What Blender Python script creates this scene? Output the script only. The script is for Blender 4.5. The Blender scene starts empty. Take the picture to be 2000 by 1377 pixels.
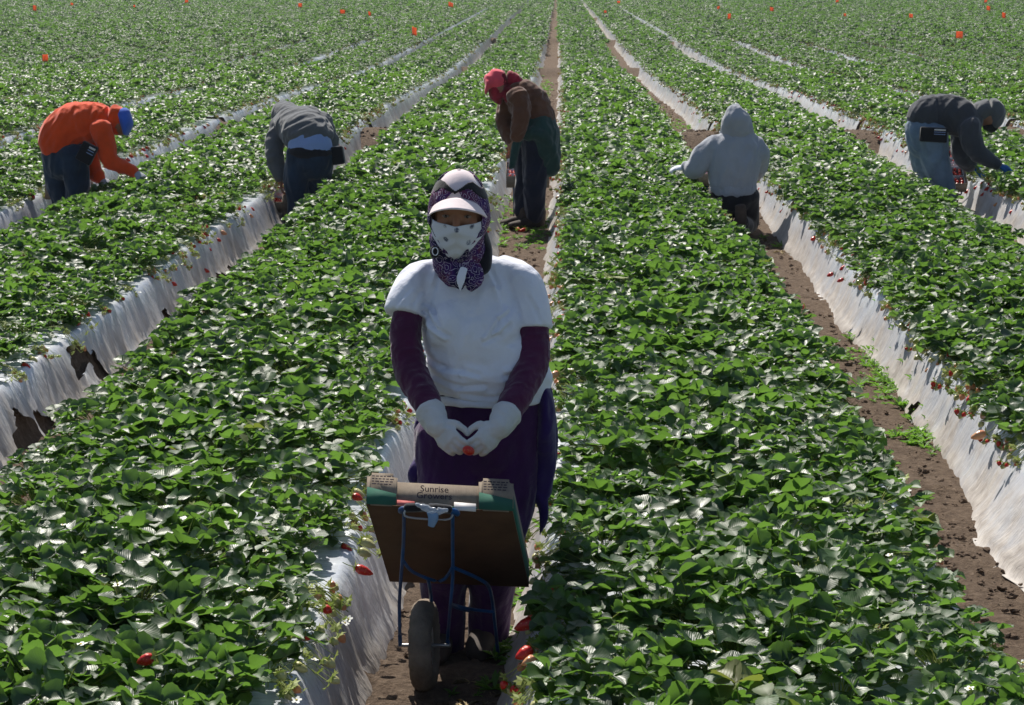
import bpy, bmesh, math, random
import numpy as np
from mathutils import Vector, Matrix, Euler, noise
R = math.radians
scene = bpy.context.scene
col = scene.collection

# ------------------------------------------------------------------ camera
FPX = 4000.0            # focal length in photo pixels (photo is 2000 x 1377)
H = 2.1
CAMX = 0.38
cam_d = bpy.data.cameras.new('camera')
cam = bpy.data.objects.new('camera', cam_d)
col.objects.link(cam)
cam_d.sensor_width = 36.0
cam_d.lens = 72.0
cam_d.clip_start = 0.1
cam_d.clip_end = 3000
PITCH = math.atan(748.5 / FPX)
YAW = math.atan(120.0 * math.cos(PITCH) / FPX)
cam.location = (CAMX, 0, H)
cam.rotation_euler = (R(90) - PITCH, 0, YAW)
scene.camera = cam
cam_d.dof.use_dof = True
cam_d.dof.focus_distance = 6.2
cam_d.dof.aperture_fstop = 26.0
scene.render.resolution_x = 1024
scene.render.resolution_y = 705
CROT = cam.rotation_euler.to_matrix()
CLOC = Vector(cam.location)

def P(px, py, Y):
    d = CROT @ Vector(((px - 1000.0) / FPX, (688.5 - py) / FPX, -1.0))
    return CLOC + d * (Y / d.y)

def PX(px, py, X):
    d = CROT @ Vector(((px - 1000.0) / FPX, (688.5 - py) / FPX, -1.0))
    return CLOC + d * ((X - CLOC.x) / d.x)

def PZ(px, py, Z):
    d = CROT @ Vector(((px - 1000.0) / FPX, (688.5 - py) / FPX, -1.0))
    return CLOC + d * ((Z - CLOC.z) / d.z)

# ------------------------------------------------------------------ light
SUN_AZ = R(21)      # to the left of straight ahead
SUN_EL = R(50)
world = bpy.data.worlds.new('World')
scene.world = world
world.use_nodes = True
wn = world.node_tree
bg = wn.nodes['Background']
sky = wn.nodes.new('ShaderNodeTexSky')
sky.sky_type = 'NISHITA'
sky.sun_disc = False
sky.sun_elevation = SUN_EL
sky.sun_rotation = -SUN_AZ
wn.links.new(sky.outputs[0], bg.inputs[0])
bg.inputs[1].default_value = 0.072
sl = bpy.data.lights.new('sun', 'SUN')
sl.energy = 5.0
sl.angle = R(0.53)
sl.color = (1.0, 0.95, 0.86)
sun = bpy.data.objects.new('sun', sl)
col.objects.link(sun)
sdir = Vector((-math.sin(SUN_AZ) * math.cos(SUN_EL), math.cos(SUN_AZ) * math.cos(SUN_EL), math.sin(SUN_EL)))
sun.rotation_euler = sdir.to_track_quat('Z', 'Y').to_euler()
sun.location = sdir * 50
vs = scene.view_settings
vs.view_transform = 'Standard'
vs.look = 'None'
vs.exposure = 0.34
vs.gamma = 1.0

# ------------------------------------------------------------------ helpers
def tag(o, label=None, cat=None, group=None, kind=None):
    if label: o['label'] = label
    if cat: o['category'] = cat
    if group: o['group'] = group
    if kind: o['kind'] = kind
    return o

def empty(name, loc):
    o = bpy.data.objects.new(name, None)
    o.location = loc
    o.empty_display_size = 0.1
    col.objects.link(o)
    return o

def link(name, me, mat=None, parent=None, smooth=True):
    o = bpy.data.objects.new(name, me)
    col.objects.link(o)
    if mat is not None:
        me.materials.clear()
        for m in (mat if isinstance(mat, (list, tuple)) else [mat]):
            me.materials.append(m)
    if smooth:
        me.polygons.foreach_set('use_smooth', [True] * len(me.polygons))
    if parent is not None:
        o.parent = parent
        o.matrix_parent_inverse = Matrix.Translation(-parent.location) if parent.parent is None else Matrix.Identity(4)
        if parent.parent is not None:
            # sub-part: vertices are in world space, parent chain is translation only
            root = parent.parent
            o.matrix_parent_inverse = Matrix.Identity(4)
    return o

def mesh_from(verts, faces):
    me = bpy.data.meshes.new('m')
    me.from_pydata([tuple(v) for v in verts], [], faces)
    me.update()
    return me

def bm_mesh(bm):
    me = bpy.data.meshes.new('m')
    bmesh.ops.recalc_face_normals(bm, faces=bm.faces)
    bm.to_mesh(me)
    bm.free()
    return me

def frame(t, ref):
    s = ref - t * ref.dot(t)
    if s.length < 1e-4:
        s = Vector((0, 1, 0)) - t * t.y
    s.normalize()
    return s, t.cross(s).normalized()

def tube(bm, pts, rad, ref=Vector((1, 0, 0)), n=16, sub=4, caps=True, round_ends=True):
    """smooth tapered tube through pts; rad = r or (r_side, r_other)"""
    pts = [Vector(p) for p in pts]
    rr = [(r, r) if not isinstance(r, (tuple, list)) else r for r in rad]
    m = len(pts)
    P2, R2 = [], []
    for i in range(m - 1):
        p0 = pts[max(i - 1, 0)]; p1 = pts[i]; p2 = pts[i + 1]; p3 = pts[min(i + 2, m - 1)]
        for k in range(sub):
            t = k / sub
            q = 0.5 * ((2 * p1) + (p2 - p0) * t + (2 * p0 - 5 * p1 + 4 * p2 - p3) * t * t + (3 * p1 - p0 - 3 * p2 + p3) * t ** 3)
            P2.append(q)
            s = t * t * (3 - 2 * t)
            R2.append((rr[i][0] * (1 - s) + rr[i + 1][0] * s, rr[i][1] * (1 - s) + rr[i + 1][1] * s))
    P2.append(pts[-1]); R2.append(rr[-1])
    if round_ends:
        a = (P2[0] - P2[1]).normalized(); b = (P2[-1] - P2[-2]).normalized()
        r0 = min(R2[0]); r1 = min(R2[-1])
        P2 = [P2[0] + a * r0 * 0.6, P2[0] + a * r0 * 0.42] + P2 + [P2[-1] + b * r1 * 0.42, P2[-1] + b * r1 * 0.6]
        R2 = [(R2[0][0] * .35, R2[0][1] * .35), (R2[0][0] * .78, R2[0][1] * .78)] + R2 + [(R2[-1][0] * .78, R2[-1][1] * .78), (R2[-1][0] * .35, R2[-1][1] * .35)]
    rings = []
    ref = Vector(ref)
    for i, p in enumerate(P2):
        t = (P2[min(i + 1, len(P2) - 1)] - P2[max(i - 1, 0)])
        if t.length < 1e-7: t = Vector((0, 0, 1))
        t.normalize()
        s, u = frame(t, ref)
        rings.append([bm.verts.new(p + s * (R2[i][0] * math.cos(a)) + u * (R2[i][1] * math.sin(a))) for a in [2 * math.pi * k / n for k in range(n)]])
    for i in range(len(rings) - 1):
        for k in range(n):
            bm.faces.new((rings[i][k], rings[i][(k + 1) % n], rings[i + 1][(k + 1) % n], rings[i + 1][k]))
    if caps:
        bm.faces.new(list(reversed(rings[0])))
        bm.faces.new(rings[-1])

def ball(bm, c, r, rot=None, seg=20):
    M = Matrix.Translation(c)
    if rot is not None: M = M @ rot.to_4x4()
    M = M @ Matrix.Diagonal((r[0], r[1], r[2], 1))
    bmesh.ops.create_uvsphere(bm, u_segments=seg, v_segments=seg // 2 + 2, radius=1, matrix=M)

def box(bm, c, s, rot=None, bevel=0.0):
    M = Matrix.Translation(c)
    if rot is not None: M = M @ rot.to_4x4()
    M = M @ Matrix.Diagonal((s[0], s[1], s[2], 1))
    r = bmesh.ops.create_cube(bm, size=1, matrix=M)
    if bevel:
        es = list({e for v in r['verts'] for e in v.link_edges})
        bmesh.ops.bevel(bm, geom=es, offset=bevel, segments=2, affect='EDGES', profile=.6)

def slab(bm, a, b, c, d, n, th):
    """thick quad a b c d with thickness th along n"""
    n = n.normalized() * th
    v = [bm.verts.new(p) for p in (a, b, c, d, a + n, b + n, c + n, d + n)]
    for f in ((0, 1, 2, 3), (7, 6, 5, 4), (0, 4, 5, 1), (1, 5, 6, 2), (2, 6, 7, 3), (3, 7, 4, 0)):
        bm.faces.new([v[i] for i in f])

def fuse(bm, voxel=0.008, smooth=6, fold=None):
    """union of closed shapes as one smooth skin; optional cloth folds"""
    bmesh.ops.recalc_face_normals(bm, faces=bm.faces)
    me = bpy.data.meshes.new('tmp')
    bm.to_mesh(me); bm.free()
    o = bpy.data.objects.new('tmp', me)
    col.objects.link(o)
    r = o.modifiers.new('r', 'REMESH'); r.mode = 'VOXEL'; r.voxel_size = voxel; r.adaptivity = 0
    s = o.modifiers.new('s', 'SMOOTH'); s.factor = 0.6; s.iterations = smooth
    dg = bpy.context.evaluated_depsgraph_get()
    m2 = bpy.data.meshes.new_from_object(o.evaluated_get(dg))
    bpy.data.objects.remove(o); bpy.data.meshes.remove(me)
    if fold:
        do_fold(m2, *fold)
    return m2

def do_fold(me, amp, freq, dirv=(0.3, 0.3, 1.0), seed=0.0):
    """cloth folds: noise stretched along dirv"""
    n = len(me.vertices)
    co = np.empty(n * 3, 'f'); me.vertices.foreach_get('co', co); co = co.reshape(-1, 3)
    no = np.empty(n * 3, 'f'); me.vertices.foreach_get('normal', no); no = no.reshape(-1, 3)
    d = np.array(dirv, 'f'); d /= np.linalg.norm(d)
    along = co @ d
    q = co - np.outer(along, d) * 0.72
    off = np.empty(n, 'f')
    for i in range(n):
        p = Vector((float(q[i, 0]) * freq + seed, float(q[i, 1]) * freq, float(q[i, 2]) * freq))
        w = noise.noise(p * 0.5) * 1.2
        a = noise.noise(p + Vector((w, w, seed)))
        off[i] = (1 - abs(a) * 2.4) * 0.7 + noise.noise(p * 2.3) * .4
    co += no * (off * amp)[:, None]
    me.vertices.foreach_set('co', co.ravel())
    me.update()

# ------------------------------------------------------------------ materials
def mat(name, base=(.5, .5, .5), rough=.7, spec=.3):
    m = bpy.data.materials.new(name)
    m.use_nodes = True
    b = m.node_tree.nodes['Principled BSDF']
    b.inputs['Base Color'].default_value = (*base, 1)
    b.inputs['Roughness'].default_value = rough
    b.inputs['Specular IOR Level'].default_value = spec
    return m, m.node_tree, b

def N(nt, t, **kw):
    n = nt.nodes.new(t)
    for k, v in kw.items():
        if k.startswith('i_'):
            n.inputs[int(k[2:]) if k[2:].isdigit() else k[2:].replace('_', ' ')].default_value = v
        else: setattr(n, k, v)
    return n

def ramp(nt, src, stops):
    r = nt.nodes.new('ShaderNodeValToRGB')
    e = r.color_ramp.elements
    while len(e) < len(stops): e.new(.5)
    for el, (p, c) in zip(e, stops):
        el.position = p; el.color = (*c, 1) if len(c) == 3 else c
    nt.links.new(src, r.inputs[0])
    return r.outputs[0]

def nz(nt, scale, detail=6, vec=None, rough=.6):
    n = N(nt, 'ShaderNodeTexNoise')
    n.inputs['Scale'].default_value = scale; n.inputs['Detail'].default_value = detail; n.inputs['Roughness'].default_value = rough
    if vec is not None: nt.links.new(vec, n.inputs['Vector'])
    return n.outputs['Fac']

def mapping(nt, scale=(1, 1, 1), rot=(0, 0, 0), out='Object'):
    tc = N(nt, 'ShaderNodeTexCoord')
    mp = N(nt, 'ShaderNodeMapping')
    mp.inputs['Scale'].default_value = scale; mp.inputs['Rotation'].default_value = rot
    nt.links.new(tc.outputs[out], mp.inputs[0])
    return mp.outputs[0]

def bump(nt, b, h, strength=.4, dist=.01):
    n = N(nt, 'ShaderNodeBump')
    n.inputs['Strength'].default_value = strength; n.inputs['Distance'].default_value = dist
    nt.links.new(h, n.inputs['Height'])
    nt.links.new(n.outputs[0], b.inputs['Normal'])
    return n

def math_n(nt, op, a, b=None, c=None):
    n = N(nt, 'ShaderNodeMath', operation=op)
    for i, v in enumerate((a, b, c)):
        if v is None: continue
        if isinstance(v, (int, float)): n.inputs[i].default_value = v
        else: nt.links.new(v, n.inputs[i])
    return n.outputs[0]

def mixc(nt, f, a, b):
    n = N(nt, 'ShaderNodeMix', data_type='RGBA')
    for idx, v in ((0, f), (6, a), (7, b)):
        if isinstance(v, (int, float)): n.inputs[idx].default_value = v
        elif isinstance(v, tuple): n.inputs[idx].default_value = (*v, 1)
        else: nt.links.new(v, n.inputs[idx])
    return n.outputs[2]

def cloth(name, c, rough=.9, var=.25, weave=260, sheen=.3, fold=.25, dirt=None, drape=0):
    m, nt, b = mat(name, c, rough, .15)
    v = mapping(nt)
    f = nz(nt, 9, 6, v)
    lo = tuple(x * (1 - var) for x in c); hi = tuple(min(1, x * (1 + var)) for x in c)
    cc = ramp(nt, f, [(.3, lo), (.7, hi)])
    if dirt:
        cc = mixc(nt, math_n(nt, 'MULTIPLY', ramp(nt, nz(nt, 5, 5, v), [(.5, (0, 0, 0)), (.75, (1, 1, 1))]), .6), cc, dirt)
    nt.links.new(cc, b.inputs['Base Color'])
    b.inputs['Sheen Weight'].default_value = sheen
    b.inputs['Sheen Roughness'].default_value = .5
    h = math_n(nt, 'ADD', math_n(nt, 'MULTIPLY', nz(nt, 28, 4, v), 1.0), math_n(nt, 'MULTIPLY', nz(nt, weave, 2, v), .12))
    bn = bump(nt, b, h, fold, .012)
    if drape:
        vw = mapping(nt, (1, 1, .5), (.3, .5, .2))
        b2 = N(nt, 'ShaderNodeBump'); b2.inputs['Strength'].default_value = .55; b2.inputs['Distance'].default_value = .38 / drape
        nt.links.new(nz(nt, drape * 1.6, 1.5, vw, .45), b2.inputs['Height']); nt.links.new(b2.outputs[0], bn.inputs['Normal'])
    return m

# soil
m_soil, nt, b = mat('soil', (.12, .085, .06), .95, .1)
v = mapping(nt)
f1 = nz(nt, 3, 8, v); f2 = nz(nt, 28, 8, v, .75)
cc = ramp(nt, f2, [(.3, (.06, .042, .032)), (.55, (.18, .132, .097)), (.78, (.34, .265, .20))])
cc = mixc(nt, math_n(nt, 'MULTIPLY', f1, .5), cc, (.13, .092, .068))
nt.links.new(cc, b.inputs['Base Color'])
bump(nt, b, math_n(nt, 'ADD', f2, math_n(nt, 'MULTIPLY', nz(nt, 90, 5, v), .5)), .9, .03)

# plastic mulch
m_plas, nt, b = mat('plastic_film', (.6, .62, .66), .32, .5)
v = mapping(nt)
at = N(nt, 'ShaderNodeAttribute', attribute_name='low')      # 0 at the bed top, 1 at the furrow
v2 = mapping(nt, (6, 12, 5), (0, 0, .3))
str_ = nz(nt, 1.0, 5, v2, .6)
patch = nz(nt, 2.3, 6, v)
dirt = math_n(nt, 'ADD', math_n(nt, 'MULTIPLY', at.outputs['Fac'], .95), math_n(nt, 'MULTIPLY', math_n(nt, 'SUBTRACT', patch, .5), 1.5))
dirt = math_n(nt, 'ADD', dirt, math_n(nt, 'MULTIPLY', math_n(nt, 'SUBTRACT', str_, .5), .9))
dm = ramp(nt, dirt, [(.36, (0, 0, 0)), (.95, (1, 1, 1))])
clean = ramp(nt, str_, [(.28, (.54, .57, .64)), (.7, (.72, .755, .82))])
dcol = ramp(nt, nz(nt, 16, 6, v), [(.3, (.30, .245, .20)), (.7, (.58, .52, .46))])
nt.links.new(mixc(nt, math_n(nt, 'MULTIPLY', dm, .85), clean, dcol), b.inputs['Base Color'])
nt.links.new(math_n(nt, 'ADD', math_n(nt, 'MULTIPLY', dm, .4), .2), b.inputs['Roughness'])
b.inputs['Coat Weight'].default_value = .15
b.inputs['Coat Roughness'].default_value = .2
v3 = mapping(nt, (14, 60, 16), (0, 0, .3))
bump(nt, b, math_n(nt, 'ADD', str_, math_n(nt, 'MULTIPLY', nz(nt, 1.0, 2, v3), .4)), .55, .02)
tl = N(nt, 'ShaderNodeBsdfTranslucent'); tl.inputs[0].default_value = (.6, .62, .66, 1)
ms = N(nt, 'ShaderNodeMixShader'); ms.inputs[0].default_value = .12
out = nt.nodes['Material Output']
nt.links.new(b.outputs[0], ms.inputs[1]); nt.links.new(tl.outputs[0], ms.inputs[2]); nt.links.new(ms.outputs[0], out.inputs[0])

# leaf
def leaf_mat(name, dark, lite, trans, rough=.42, spec=.55, tw=.42):
    m, nt, b = mat(name, dark, rough, spec)
    ti = N(nt, 'ShaderNodeAttribute', attribute_name='tint').outputs['Fac']
    oi = N(nt, 'ShaderNodeObjectInfo').outputs['Random']
    t = math_n(nt, 'ADD', math_n(nt, 'MULTIPLY', ti, .75), math_n(nt, 'MULTIPLY', oi, .25))
    uv = N(nt, 'ShaderNodeUVMap'); uv.uv_map = 'UVMap'
    sp = N(nt, 'ShaderNodeSeparateXYZ'); nt.links.new(uv.outputs[0], sp.inputs[0])
    au = math_n(nt, 'ABSOLUTE', math_n(nt, 'SUBTRACT', sp.outputs[0], .5))
    ph = math_n(nt, 'MULTIPLY', math_n(nt, 'SUBTRACT', sp.outputs[1], math_n(nt, 'MULTIPLY', au, .9)), 8 * 2 * math.pi)
    vein = math_n(nt, 'POWER', math_n(nt, 'MULTIPLY', math_n(nt, 'ADD', math_n(nt, 'SINE', ph), 1.0), .5), 5.0)
    mid = math_n(nt, 'MAXIMUM', vein, math_n(nt, 'SUBTRACT', 1.0, math_n(nt, 'MULTIPLY', au, 30.0)))
    base = ramp(nt, t, [(0, dark), (.6, lite), (.92, tuple(x * 1.5 for x in lite)), (1, (.20, .17, .03))])
    base = mixc(nt, math_n(nt, 'MULTIPLY', mid, .12), base, tuple(min(1, x * 2.2) for x in lite))
    geo = N(nt, 'ShaderNodeNewGeometry')
    base = mixc(nt, math_n(nt, 'MULTIPLY', geo.outputs['Backfacing'], .5), base, (.11, .17, .07))
    nt.links.new(base, b.inputs['Base Color'])
    bp = bump(nt, b, math_n(nt, 'MULTIPLY', mid, -1.0), .4, .0009)
    nt.links.new(math_n(nt, 'ADD', rough - .06, math_n(nt, 'MULTIPLY', oi, .14)), b.inputs['Roughness'])
    tl = N(nt, 'ShaderNodeBsdfTranslucent')
    tcol = ramp(nt, t, [(0, trans), (.9, tuple(x * 1.35 for x in trans)), (1, (.32, .30, .05))])
    nt.links.new(tcol, tl.inputs[0])
    ms = N(nt, 'ShaderNodeMixShader'); ms.inputs[0].default_value = tw
    out = nt.nodes['Material Output']
    nt.links.new(b.outputs[0], ms.inputs[1]); nt.links.new(tl.outputs[0], ms.inputs[2]); nt.links.new(ms.outputs[0], out.inputs[0])
    return m
m_leaf = leaf_mat('strawberry_leaf', (.02, .048, .018), (.044, .09, .022), (.135, .275, .035), .45, .85, .39)
m_stem = leaf_mat('strawberry_stem', (.13, .20, .04), (.24, .28, .07), (.25, .35, .06), .5, .4, .25)
m_petal, nt, b = mat('white_petal', (.8, .8, .76), .6, .3)
m_yell, nt, b = mat('flower_centre', (.6, .45, .06), .7, .2)

def berry_mat(name, c1, c2):
    m, nt, b = mat(name, c1, .28, .5)
    v = mapping(nt)
    vo = N(nt, 'ShaderNodeTexVoronoi'); vo.inputs['Scale'].default_value = 190
    nt.links.new(v, vo.inputs['Vector'])
    seed = ramp(nt, vo.outputs['Distance'], [(.12, (1, 1, 1)), (.3, (0, 0, 0))])
    cc = mixc(nt, nz(nt, 30, 3, v), c1, c2)
    nt.links.new(mixc(nt, math_n(nt, 'MULTIPLY', seed, .5), cc, (.65, .45, .12)), b.inputs['Base Color'])
    bump(nt, b, vo.outputs['Distance'], .5, .002)
    return m
m_red = berry_mat('red_berry', (.62, .022, .012), (.45, .012, .008))
m_pink = berry_mat('half_ripe_berry', (.62, .10, .04), (.62, .42, .20))
m_pale = berry_mat('unripe_berry', (.42, .44, .17), (.52, .48, .22))

# ------------------------------------------------------------------ terrain
S = 1.83
HB = 0.26
KMIN, KMAX = -26, 24
def bend(y):
    y = np.asarray(y, dtype=float)
    return -0.0074 * 5.0 * np.log1p(np.exp(np.clip((y - 28) / 5.0, -30, 60)))
def terr(y):
    y = np.asarray(y, dtype=float)
    a = np.clip((y - 24.5) / 24, 0, 1)
    return -0.36 * a * a * (3 - 2 * a) - 0.0009 * np.clip(y - 50, 0, 200)
DAMS = (24.4, 46.8, 68.0, 100.0)
rs = np.random.RandomState(7)
DOFF = rs.uniform(-.5, .5, (80, 4)); DOFF[:, 1:] *= 5
DOFF[40, 0] = .1; DOFF[41, 0] = -.2; DOFF[39, 0] = 0.1; DOFF[38, 0] = 1.0; DOFF[42, 0] = -.1

def nfield(x, y, f, seed=0.0):
    s = np.zeros_like(x, dtype=float)
    r = np.random.RandomState(int(seed * 100) + 3)
    for k in range(7):
        a = r.uniform(0, 2 * math.pi); fr = f * (0.6 + 0.5 * k); p = r.uniform(0, 6.28, 2)
        s += np.sin((x * math.cos(a) + y * math.sin(a)) * fr + p[0] + 1.7 * np.sin((x * math.sin(a) - y * math.cos(a)) * fr * .6 + p[1])) / (1 + .55 * k)
    return s / 3.0

def profile(x, y, rough=True):
    """soil height"""
    xs = x - bend(y)
    k = np.round(xs / S)
    t = np.abs(xs - k * S)
    wob = .018 * nfield(k * 3.1 + np.sign(xs - k * S), y, 1.6, 1)
    a = np.clip((t + wob - .205) / .15, 0, 1)
    z = HB * (a * a * (3 - 2 * a)) + .02 * np.clip((t - .36) / .55, 0, 1)
    ki = (k.astype(int) + 40)
    for j, d in enumerate(DAMS):
        dd = d + DOFF[np.clip(ki, 0, 79), j]
        g = HB * (.86 if j == 0 else .7) * np.exp(-np.clip(np.abs(y - dd) / .75, 0, 6) ** 4)
        z = np.maximum(z, g)
    fl = 1 - a
    if rough:
        z = z + fl * (.014 * nfield(x, y, 22, 2) + .011 * nfield(x, y, 60, 3) + .016 * nfield(x, y, 9, 4))
    return z + terr(y)

def gh(x, y):
    return float(profile(np.array([x]), np.array([y]), False)[0])

ys = [2.2]
while ys[-1] < 235: ys.append(ys[-1] + max(.035, .0065 * ys[-1]))
ys += [260, 320, 500, 900, 1500]
ys = np.array(ys)
tt = [-.9, -.7, -.5, -.4, -.36, -.33, -.30, -.27, -.24, -.21, -.16, -.11, -.055, 0, .055, .11, .16, .21, .24, .27, .30, .33, .36, .4, .5, .7]
xs = np.array([k * S + t for k in range(KMIN, KMAX + 1) for t in tt])
xs = np.concatenate([[-900, -300, -100, -60], xs, [60, 100, 300, 900]])
X, Y = np.meshgrid(xs, ys)
XX = X + bend(Y) * (np.abs(X) < 50)
YY = np.where(np.abs(X) > 59, Y, Y)
ZZ = profile(XX, np.minimum(YY, 235))
far = (Y > 240) | (np.abs(X) > 59)
ZZ = np.where(far, -.75, ZZ)
def grid_mesh(XX, YY, ZZ, mask=None):
    r, c = XX.shape
    co = np.stack([XX, YY, ZZ], -1).reshape(-1, 3).astype('f')
    idx = np.arange(r * c).reshape(r, c)
    f = np.stack([idx[:-1, :-1], idx[:-1, 1:], idx[1:, 1:], idx[1:, :-1]], -1).reshape(-1, 4)
    if mask is not None: f = f[mask.ravel()]
    me = bpy.data.meshes.new('grid')
    me.vertices.add(len(co)); me.vertices.foreach_set('co', co.ravel())
    me.loops.add(f.size); me.loops.foreach_set('vertex_index', f.ravel().astype('i'))
    me.polygons.add(len(f)); me.polygons.foreach_set('loop_start', np.arange(0, f.size, 4, dtype='i'))
    me.update(calc_edges=True)
    me.validate()
    return me
g = link('ground', grid_mesh(XX, YY, ZZ), m_soil)
tag(g, kind='structure')

# ------------------------------------------------------------------ plastic mulch on each bed
BED_LABEL = {
    0: 'white plastic film on the bed right of the woman in the white shirt',
    -1: 'wrinkled plastic film on the bed left of the woman in the white shirt',
    -2: 'torn muddy plastic film between the orange hooded picker and the stooping grey picker',
    -3: 'plastic film on the bed behind the picker in the orange hooded top',
    1: 'broad white plastic film between the kneeling picker and the picker in light jeans',
    2: 'white plastic film on the bed the picker in light jeans reaches towards',
}
HOLES = {-2: [(412, 556, .14, .09), (307, 636, .10, .10), (150, 700, .22, .07), (176, 725, .08, .09), (55, 850, .13, .12), (20, 880, .2, .15), (30, 935, .2, .12), (430, 530, .05, .05)],
         0: [(1010, 1190, .09, .13), (1003, 1265, .12, .09)], 1: [(1905, 730, .02, .03), (1820, 800, .06, .04)], -1: []}
for k in range(KMIN, KMAX):
    y0, y1 = 2.4, 232
    near = -4 <= k <= 3
    yy = [y0]
    while yy[-1] < y1:
        yy.append(yy[-1] + (max(.016, .0022 * yy[-1]) if k == -2 and yy[-1] < 14 else max(.022, .0042 * yy[-1]) if near else max(.12, .012 * yy[-1])))
    yy = np.array(yy)
    if near:
        tl_ = np.concatenate([np.linspace(.175, .42, 15), np.linspace(.5, 1.33, 6), np.linspace(1.41, S - .175, 15 if k != -2 else 24)])
    else:
        tl_ = np.array([.18, .24, .30, .36, .42, .9, 1.41, 1.47, 1.53, 1.59, 1.65])
    T, Yg = np.meshgrid(tl_, yy)
    Xg = k * S + T
    side = np.minimum(T, S - T)
    wobf = .018 * nfield(np.where(T < S / 2, k * 3.1 + 1, (k + 1) * 3.1 - 1), Yg, 1.6, 1)
    side = side + wobf * np.clip((.6 - side) / .2, 0, 1)
    edge = np.clip((side - .2) / .17, 0, 1)
    a = np.clip((side - .185) / .15, 0, 1)
    Zg = HB * (a * a * (3 - 2 * a)) + .02 * np.clip((side - .36) / .55, 0, 1) + .022
    # ragged lower hem, shifts the foot in and out of the furrow
    sgn = np.where(T < S / 2, -1.0, 1.0)
    rag = (.03 * nfield(np.full_like(Yg, k * 7.0) + sgn, Yg, 2.3, 11) + .018 * nfield(sgn, Yg, 9, 12)) * (1 - edge)
    Xw = Xg + sgn * rag
    if k == 1: Xw = Xw - .11 * np.exp(-((Yg - 7.3) / .75) ** 2) * (1 - edge) * (T < S / 2)
    wall = np.exp(-((side - .29) / .1) ** 2)
    rip = (.009 if k < 0 else .006) * (.55 + .8 * nfield(T, Yg, 2.1, 31)) * nfield(T * .25 * sgn, Yg + .4 * T * sgn, 19, 13 + (k % 5)) + .006 * nfield(T * .6, Yg + .3 * T * sgn, 46, 14)
    Xw = Xw + sgn * rip * wall * (.9 if near else .3)
    Zg = Zg + rip * wall * .7
    Zg = np.where(side < .19, Zg - .03, Zg)
    dk = np.zeros_like(Zg)
    Xb = Xw + bend(Yg)
    Zs = Zg + terr(Yg)
    mask = np.ones((len(yy) - 1, len(tl_) - 1), bool)
    cy = .5 * (Yg[1:, 1:] + Yg[:-1, :-1]); cz = .5 * (Zs[1:, 1:] + Zs[:-1, :-1]); ct = .5 * (T[1:, 1:] + T[:-1, :-1])
    for (hx, hy, ry, rz) in HOLES.get(k, []):
        right = hx < 700
        q = PX(hx, hy, (k + 1) * S - .28 if right else k * S + .27)
        aa = np.arctan2((cz - q.z) / rz, (cy - q.y) / ry)
        e = (((cy - q.y) / ry) ** 2 + ((cz - q.z) / rz) ** 2) * (1 + .3 * np.sin(aa * 3 + hx) + .2 * np.sin(aa * 7 + hy))
        inside = (e < 1) & ((ct > S / 2) == right)
        pad = np.pad(inside.astype(int), 1)
        cnt = pad[1:, 1:] + pad[:-1, 1:] + pad[1:, :-1] + pad[:-1, :-1]
        bd = (cnt > 0) & (cnt < 4)             # vertices on the rim slide onto the smooth outline of the tear
        av = np.arctan2((Zs - q.z) / rz, (Yg - q.y) / ry)
        ev = (((Yg - q.y) / ry) ** 2 + ((Zs - q.z) / rz) ** 2) * (1 + .3 * np.sin(av * 3 + hx) + .2 * np.sin(av * 7 + hy))
        sc_v = np.where(bd, np.clip(1 / np.sqrt(np.maximum(ev, 1e-3)), .8, 1.25), 1.0)
        Yg = q.y + (Yg - q.y) * sc_v
        Zs = q.z + (Zs - q.z) * sc_v
        mask &= ~inside
    # short bare slot where the beds break
    mask &= ~(np.abs(cy - 25.5) < .16)
    me = grid_mesh(Xb, Yg, Zs, mask)
    low = (1 - np.clip((side - .2) / .2, 0, 1)).ravel().astype('f')
    at = me.attributes.new('low', 'FLOAT', 'POINT')
    if len(at.data) == len(low): at.data.foreach_set('value', low)
    o = link('plastic_mulch', me, m_plas)
    od = ['', 'first', 'second', 'third', 'fourth', 'fifth', 'sixth', 'seventh', 'eighth', 'ninth', 'tenth', 'eleventh', 'twelfth']
    if k in BED_LABEL: lb = BED_LABEL[k]
    elif 0 < k < 11: lb = 'plastic film on the %s bed to the right of the centre furrow' % od[k + 1]
    elif -12 < k < 0: lb = 'plastic film on the %s bed to the left of the centre furrow' % od[-k]
    else: lb = 'plastic film on a distant bed in the upper %s of the field' % ('right' if k > 0 else 'left')
    tag(o, lb, 'plastic sheet', 'plastic films covering the raised beds')

# ------------------------------------------------------------------ strawberry plants
rnd = random.Random(11)
class MB:
    def __init__(s): s.v = []; s.f = []; s.uv = []; s.t = []; s.m = []
    def add(s, v, f, uv, tint, mi):
        o = len(s.v); s.v += v; s.f += [tuple(i + o for i in q) for q in f]; s.uv += uv; s.t += [tint] * len(v); s.m += [mi] * len(f)
    def build(s, name, mats):
        me = mesh_from(s.v, s.f)
        ul = me.uv_layers.new(name='UVMap')
        li = np.empty(len(me.loops), 'i'); me.loops.foreach_get('vertex_index', li)
        ul.data.foreach_set('uv', np.array(s.uv, 'f')[li].ravel())
        at = me.attributes.new('tint', 'FLOAT', 'POINT'); at.data.foreach_set('value', np.array(s.t, 'f'))
        for m in mats: me.materials.append(m)
        me.polygons.foreach_set('material_index', s.m)
        me.polygons.foreach_set('use_smooth', [True] * len(me.polygons))
        return bpy.data.objects.new(name, me)

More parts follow.
